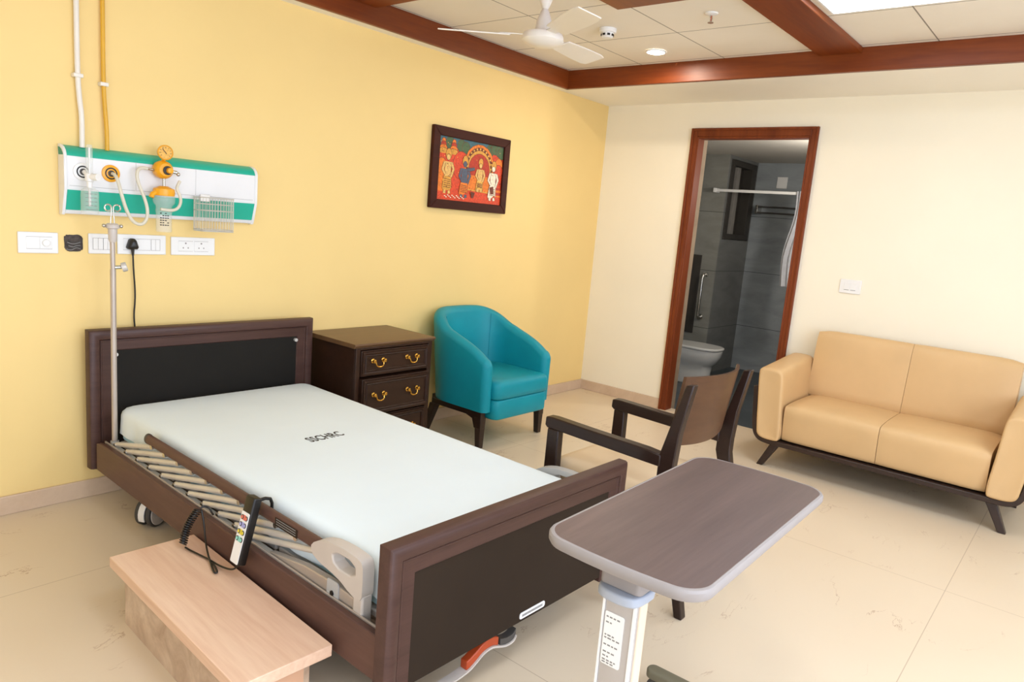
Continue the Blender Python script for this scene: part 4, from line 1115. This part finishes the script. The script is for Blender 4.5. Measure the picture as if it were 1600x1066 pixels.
hp2 = [(-3.640, -.14, 1.468), (-3.652, -.145, 1.450), (-3.660, -.15, 1.432), (-3.646, -.155, 1.405), (-3.644, -.16, 1.375), (-3.660, -.168, 1.346), (-3.690, -.170, 1.334), (-3.738, -.166, 1.338)]
build('drain_hose', MB().tube(chaikin(hp2, 2), .0068, 12), 'hose_clear', sr)

# wire basket hung on the panel
wb = thing('wire_basket', 'small steel wire basket hanging at the right of the panel', 'basket', (-3.47, -.12, 1.248))
KX0, KX1, KY0, KY1 = -3.555, -3.385, -.072, -.178
def ringpath(z, e=0): 
    return [(x, y, z) for x, y in rrect(KX0 + e, KX1 - e, KY1 + e, KY0 - e, .035, 5)]
m = MB()
for z, rr_ in ((1.405, .0028), (1.375, .0018), (1.345, .0018), (1.256, .0018), (1.250, .0028)): m.tube(ringpath(z), rr_, 6, closed=True)
build('rim', m, 'wire_steel', wb)
P = ringpath(0); L = [0]
for i in range(len(P)): L.append(L[-1] + (Vector(P[(i+1) % len(P)]) - Vector(P[i])).length)
nw = 36; m = MB()
for k in range(nw):
    d = L[-1]*k/nw; i = max(j for j in range(len(P)) if L[j] <= d + 1e-9)
    q = Vector(P[i]).lerp(Vector(P[(i+1) % len(P)]), (d - L[i])/max(L[i+1]-L[i], 1e-9))
    m.cyl((q.x, q.y, 1.250), (q.x, q.y, 1.405), .0013, 6)
build('side_wire', m, 'wire_steel', wb)
m = MB()
for k in range(10): 
    x = KX0 + .012 + (KX1 - KX0 - .024)*k/9; m.cyl((x, KY0 - .004, 1.249), (x, KY1 + .004, 1.249), .0013, 6)
build('bottom_wire', m, 'wire_steel', wb)
build('hanger', MB().box(-3.512, -3.465, KY0 + .003, KY0 - .006, 1.385, 1.418), 'white_plastic', wb, bevel=.003)

# ------------------------------------------------------------------ switch and socket plates
def plate(x0, x1, z0, z1, label, mods):
    t = thing('switch_plate', label, 'switch plate', ((x0+x1)/2, 0, (z0+z1)/2))
    build('frame', MB().box(x0, x1, -.010, -.0005, z0, z1), 'white_plastic', t, bevel=.003)
    for kind, a, b in mods:
        zc = (z0+z1)/2; h = (z1-z0)*.29
        md = build('module', MB().box(a, b, -.012, -.0098, zc - h, zc + h), 'white_plastic', t, bevel=.001)
        gp = MB()
        gp.box(a, b, -.0123, -.0118, zc + h - .0012, zc + h); gp.box(a, b, -.0123, -.0118, zc - h, zc - h + .0012)
        if kind == 'dial':
            build('knob', MB().lathe([(.015, 0), (.0145, .008), (.012, .010), (.001, .0105)], 22, Matrix.Translation(((a+b)/2, -.0118, zc)) @ Matrix.Rotation(PI/2, 4, 'X')), 'white_plastic', md)
        elif kind == 'rocker':
            gp.box(a - .0006, a + .0006, -.0123, -.0118, zc - h, zc + h); gp.box((a+b)/2 - .0005, (a+b)/2 + .0005, -.0123, -.0118, zc - h, zc + h); gp.box(b - .0006, b + .0006, -.0123, -.0118, zc - h, zc + h)
        elif kind == 'socket':
            for dx, dz, r in ((0, .014, .0042), (-.012, -.008, .0034), (.012, -.008, .0034)):
                gp.cyl(((a+b)/2 + dx, -.0124, zc + dz), ((a+b)/2 + dx, -.0118, zc + dz), r, 12)
        build('gap_lines', gp, 'edge_grey', md)
    return t
plate(-4.241, -4.094, 1.120, 1.208, 'white dimmer switch plate at the far left below the panel', [('blank', -4.212, -4.164), ('dial', -4.163, -4.118)])
plate(-3.977, -3.866, 1.122, 1.210, 'white switch plate partly behind the drip pole', [('rocker', -3.96, -3.918), ('rocker', -3.918, -3.882)])
plate(-3.858, -3.643, 1.122, 1.212, 'white socket plate with the black plug in it', [('socket', -3.835, -3.765), ('blank', -3.765, -3.715), ('rocker', -3.712, -3.672)])
plate(-3.619, -3.403, 1.122, 1.208, 'white double socket plate below the wire basket', [('socket', -3.585, -3.515), ('socket', -3.508, -3.438)])
m = MB(); random.seed(11)
out = []
for i in range(40):
    a = 2*PI*i/40; c, s_ = math.cos(a), math.sin(a); k = 1 + random.uniform(-.05, .05)
    out.append((-4.034 + .036*k*(abs(c)**.45)*(1 if c > 0 else -1), 1.166 + .036*k*(abs(s_)**.5)*(1 if s_ > 0 else -1)))
inn_ = [(-4.034 + (p[0] + 4.034)*.93, 1.166 + (p[1] - 1.166)*.93) for p in out]
jb = thing('junction_box', 'open dark wall box without cover between two white switch plates', 'wall box', (-4.034, 0, 1.166))
m.loft([[(a, -.0005, b) for a, b in out], [(a, -.004, b) for a, b in out], [(a, -.004, b) for a, b in inn_], [(a, -.001, b) for a, b in inn_]], cap=True)
build('box', m, 'box_cavity', jb, smooth=0)
for k in range(6):
    z = 1.140 + .007*k; xa, xb = -4.062 + .004*(k % 3), -4.008 + .004*(k % 2)
    build('wire', MB().tube(chaikin([(xa, -.003, z), (xa + .018, -.006, z - .006), (xb - .018, -.005, z + .007 - .003*k), (xb, -.003, z + .002)], 2), .0016, 6), ('grey_print', 'dark_mark')[k % 2], jb)
# plug with its cable
pg = thing('power_plug', 'black power plug with a cable hanging behind the headboard', 'plug', (-3.800, -.012, 1.166))
rings = []
for y, k in ((-.0125, 1.0), (-.030, 1.0), (-.042, .82), (-.048, .5)):
    pts = []
    for a, b in ((-.025, -.014), (-.020, -.022), (.020, -.022), (.025, -.014), (.014, .020), (.006, .027), (-.006, .027), (-.014, .020)): pts.append((-3.800 + a*k, y, 1.168 + b*k))
    rings.append(pts)
build('plug_body', MB().loft(rings), 'black_plastic', pg, bevel=.004, seg=3)
build('strain_relief', MB().cyl((-3.800, -.026, 1.15), (-3.799, -.026, 1.118), .008, 12, .005), 'black_plastic', pg)
build('cable', MB().tube(chaikin([(-3.799, -.026, 1.12), (-3.796, -.024, 1.05), (-3.788, -.020, .96), (-3.788, -.018, .90), (-3.794, -.018, .84), (-3.788, -.02, .76), (-3.788, -.03, .60), (-3.78, -.035, .45), (-3.76, -.04, .2), (-3.74, -.05, .006)], 2), .0038, 10), 'black_plastic', pg)
# switch on the cream wall
t = thing('switch_plate', 'white switch plate alone on the cream wall above the sofa', 'switch plate', (0, -2.095, 1.167))
build('frame', MB().box(-.010, -.0005, -2.163, -2.027, 1.120, 1.213), 'white_plastic', t, bevel=.003)
for a, b in ((-2.055, -2.095), (-2.096, -2.136)):
    md = build('rocker', MB().box(-.0125, -.0098, b + .001, a - .001, 1.141, 1.193), 'white_plastic', t, bevel=.002)
    build('gap_lines', MB().box(-.0130, -.0124, b + .004, a - .004, 1.142, 1.1445), 'dark_mark', md)
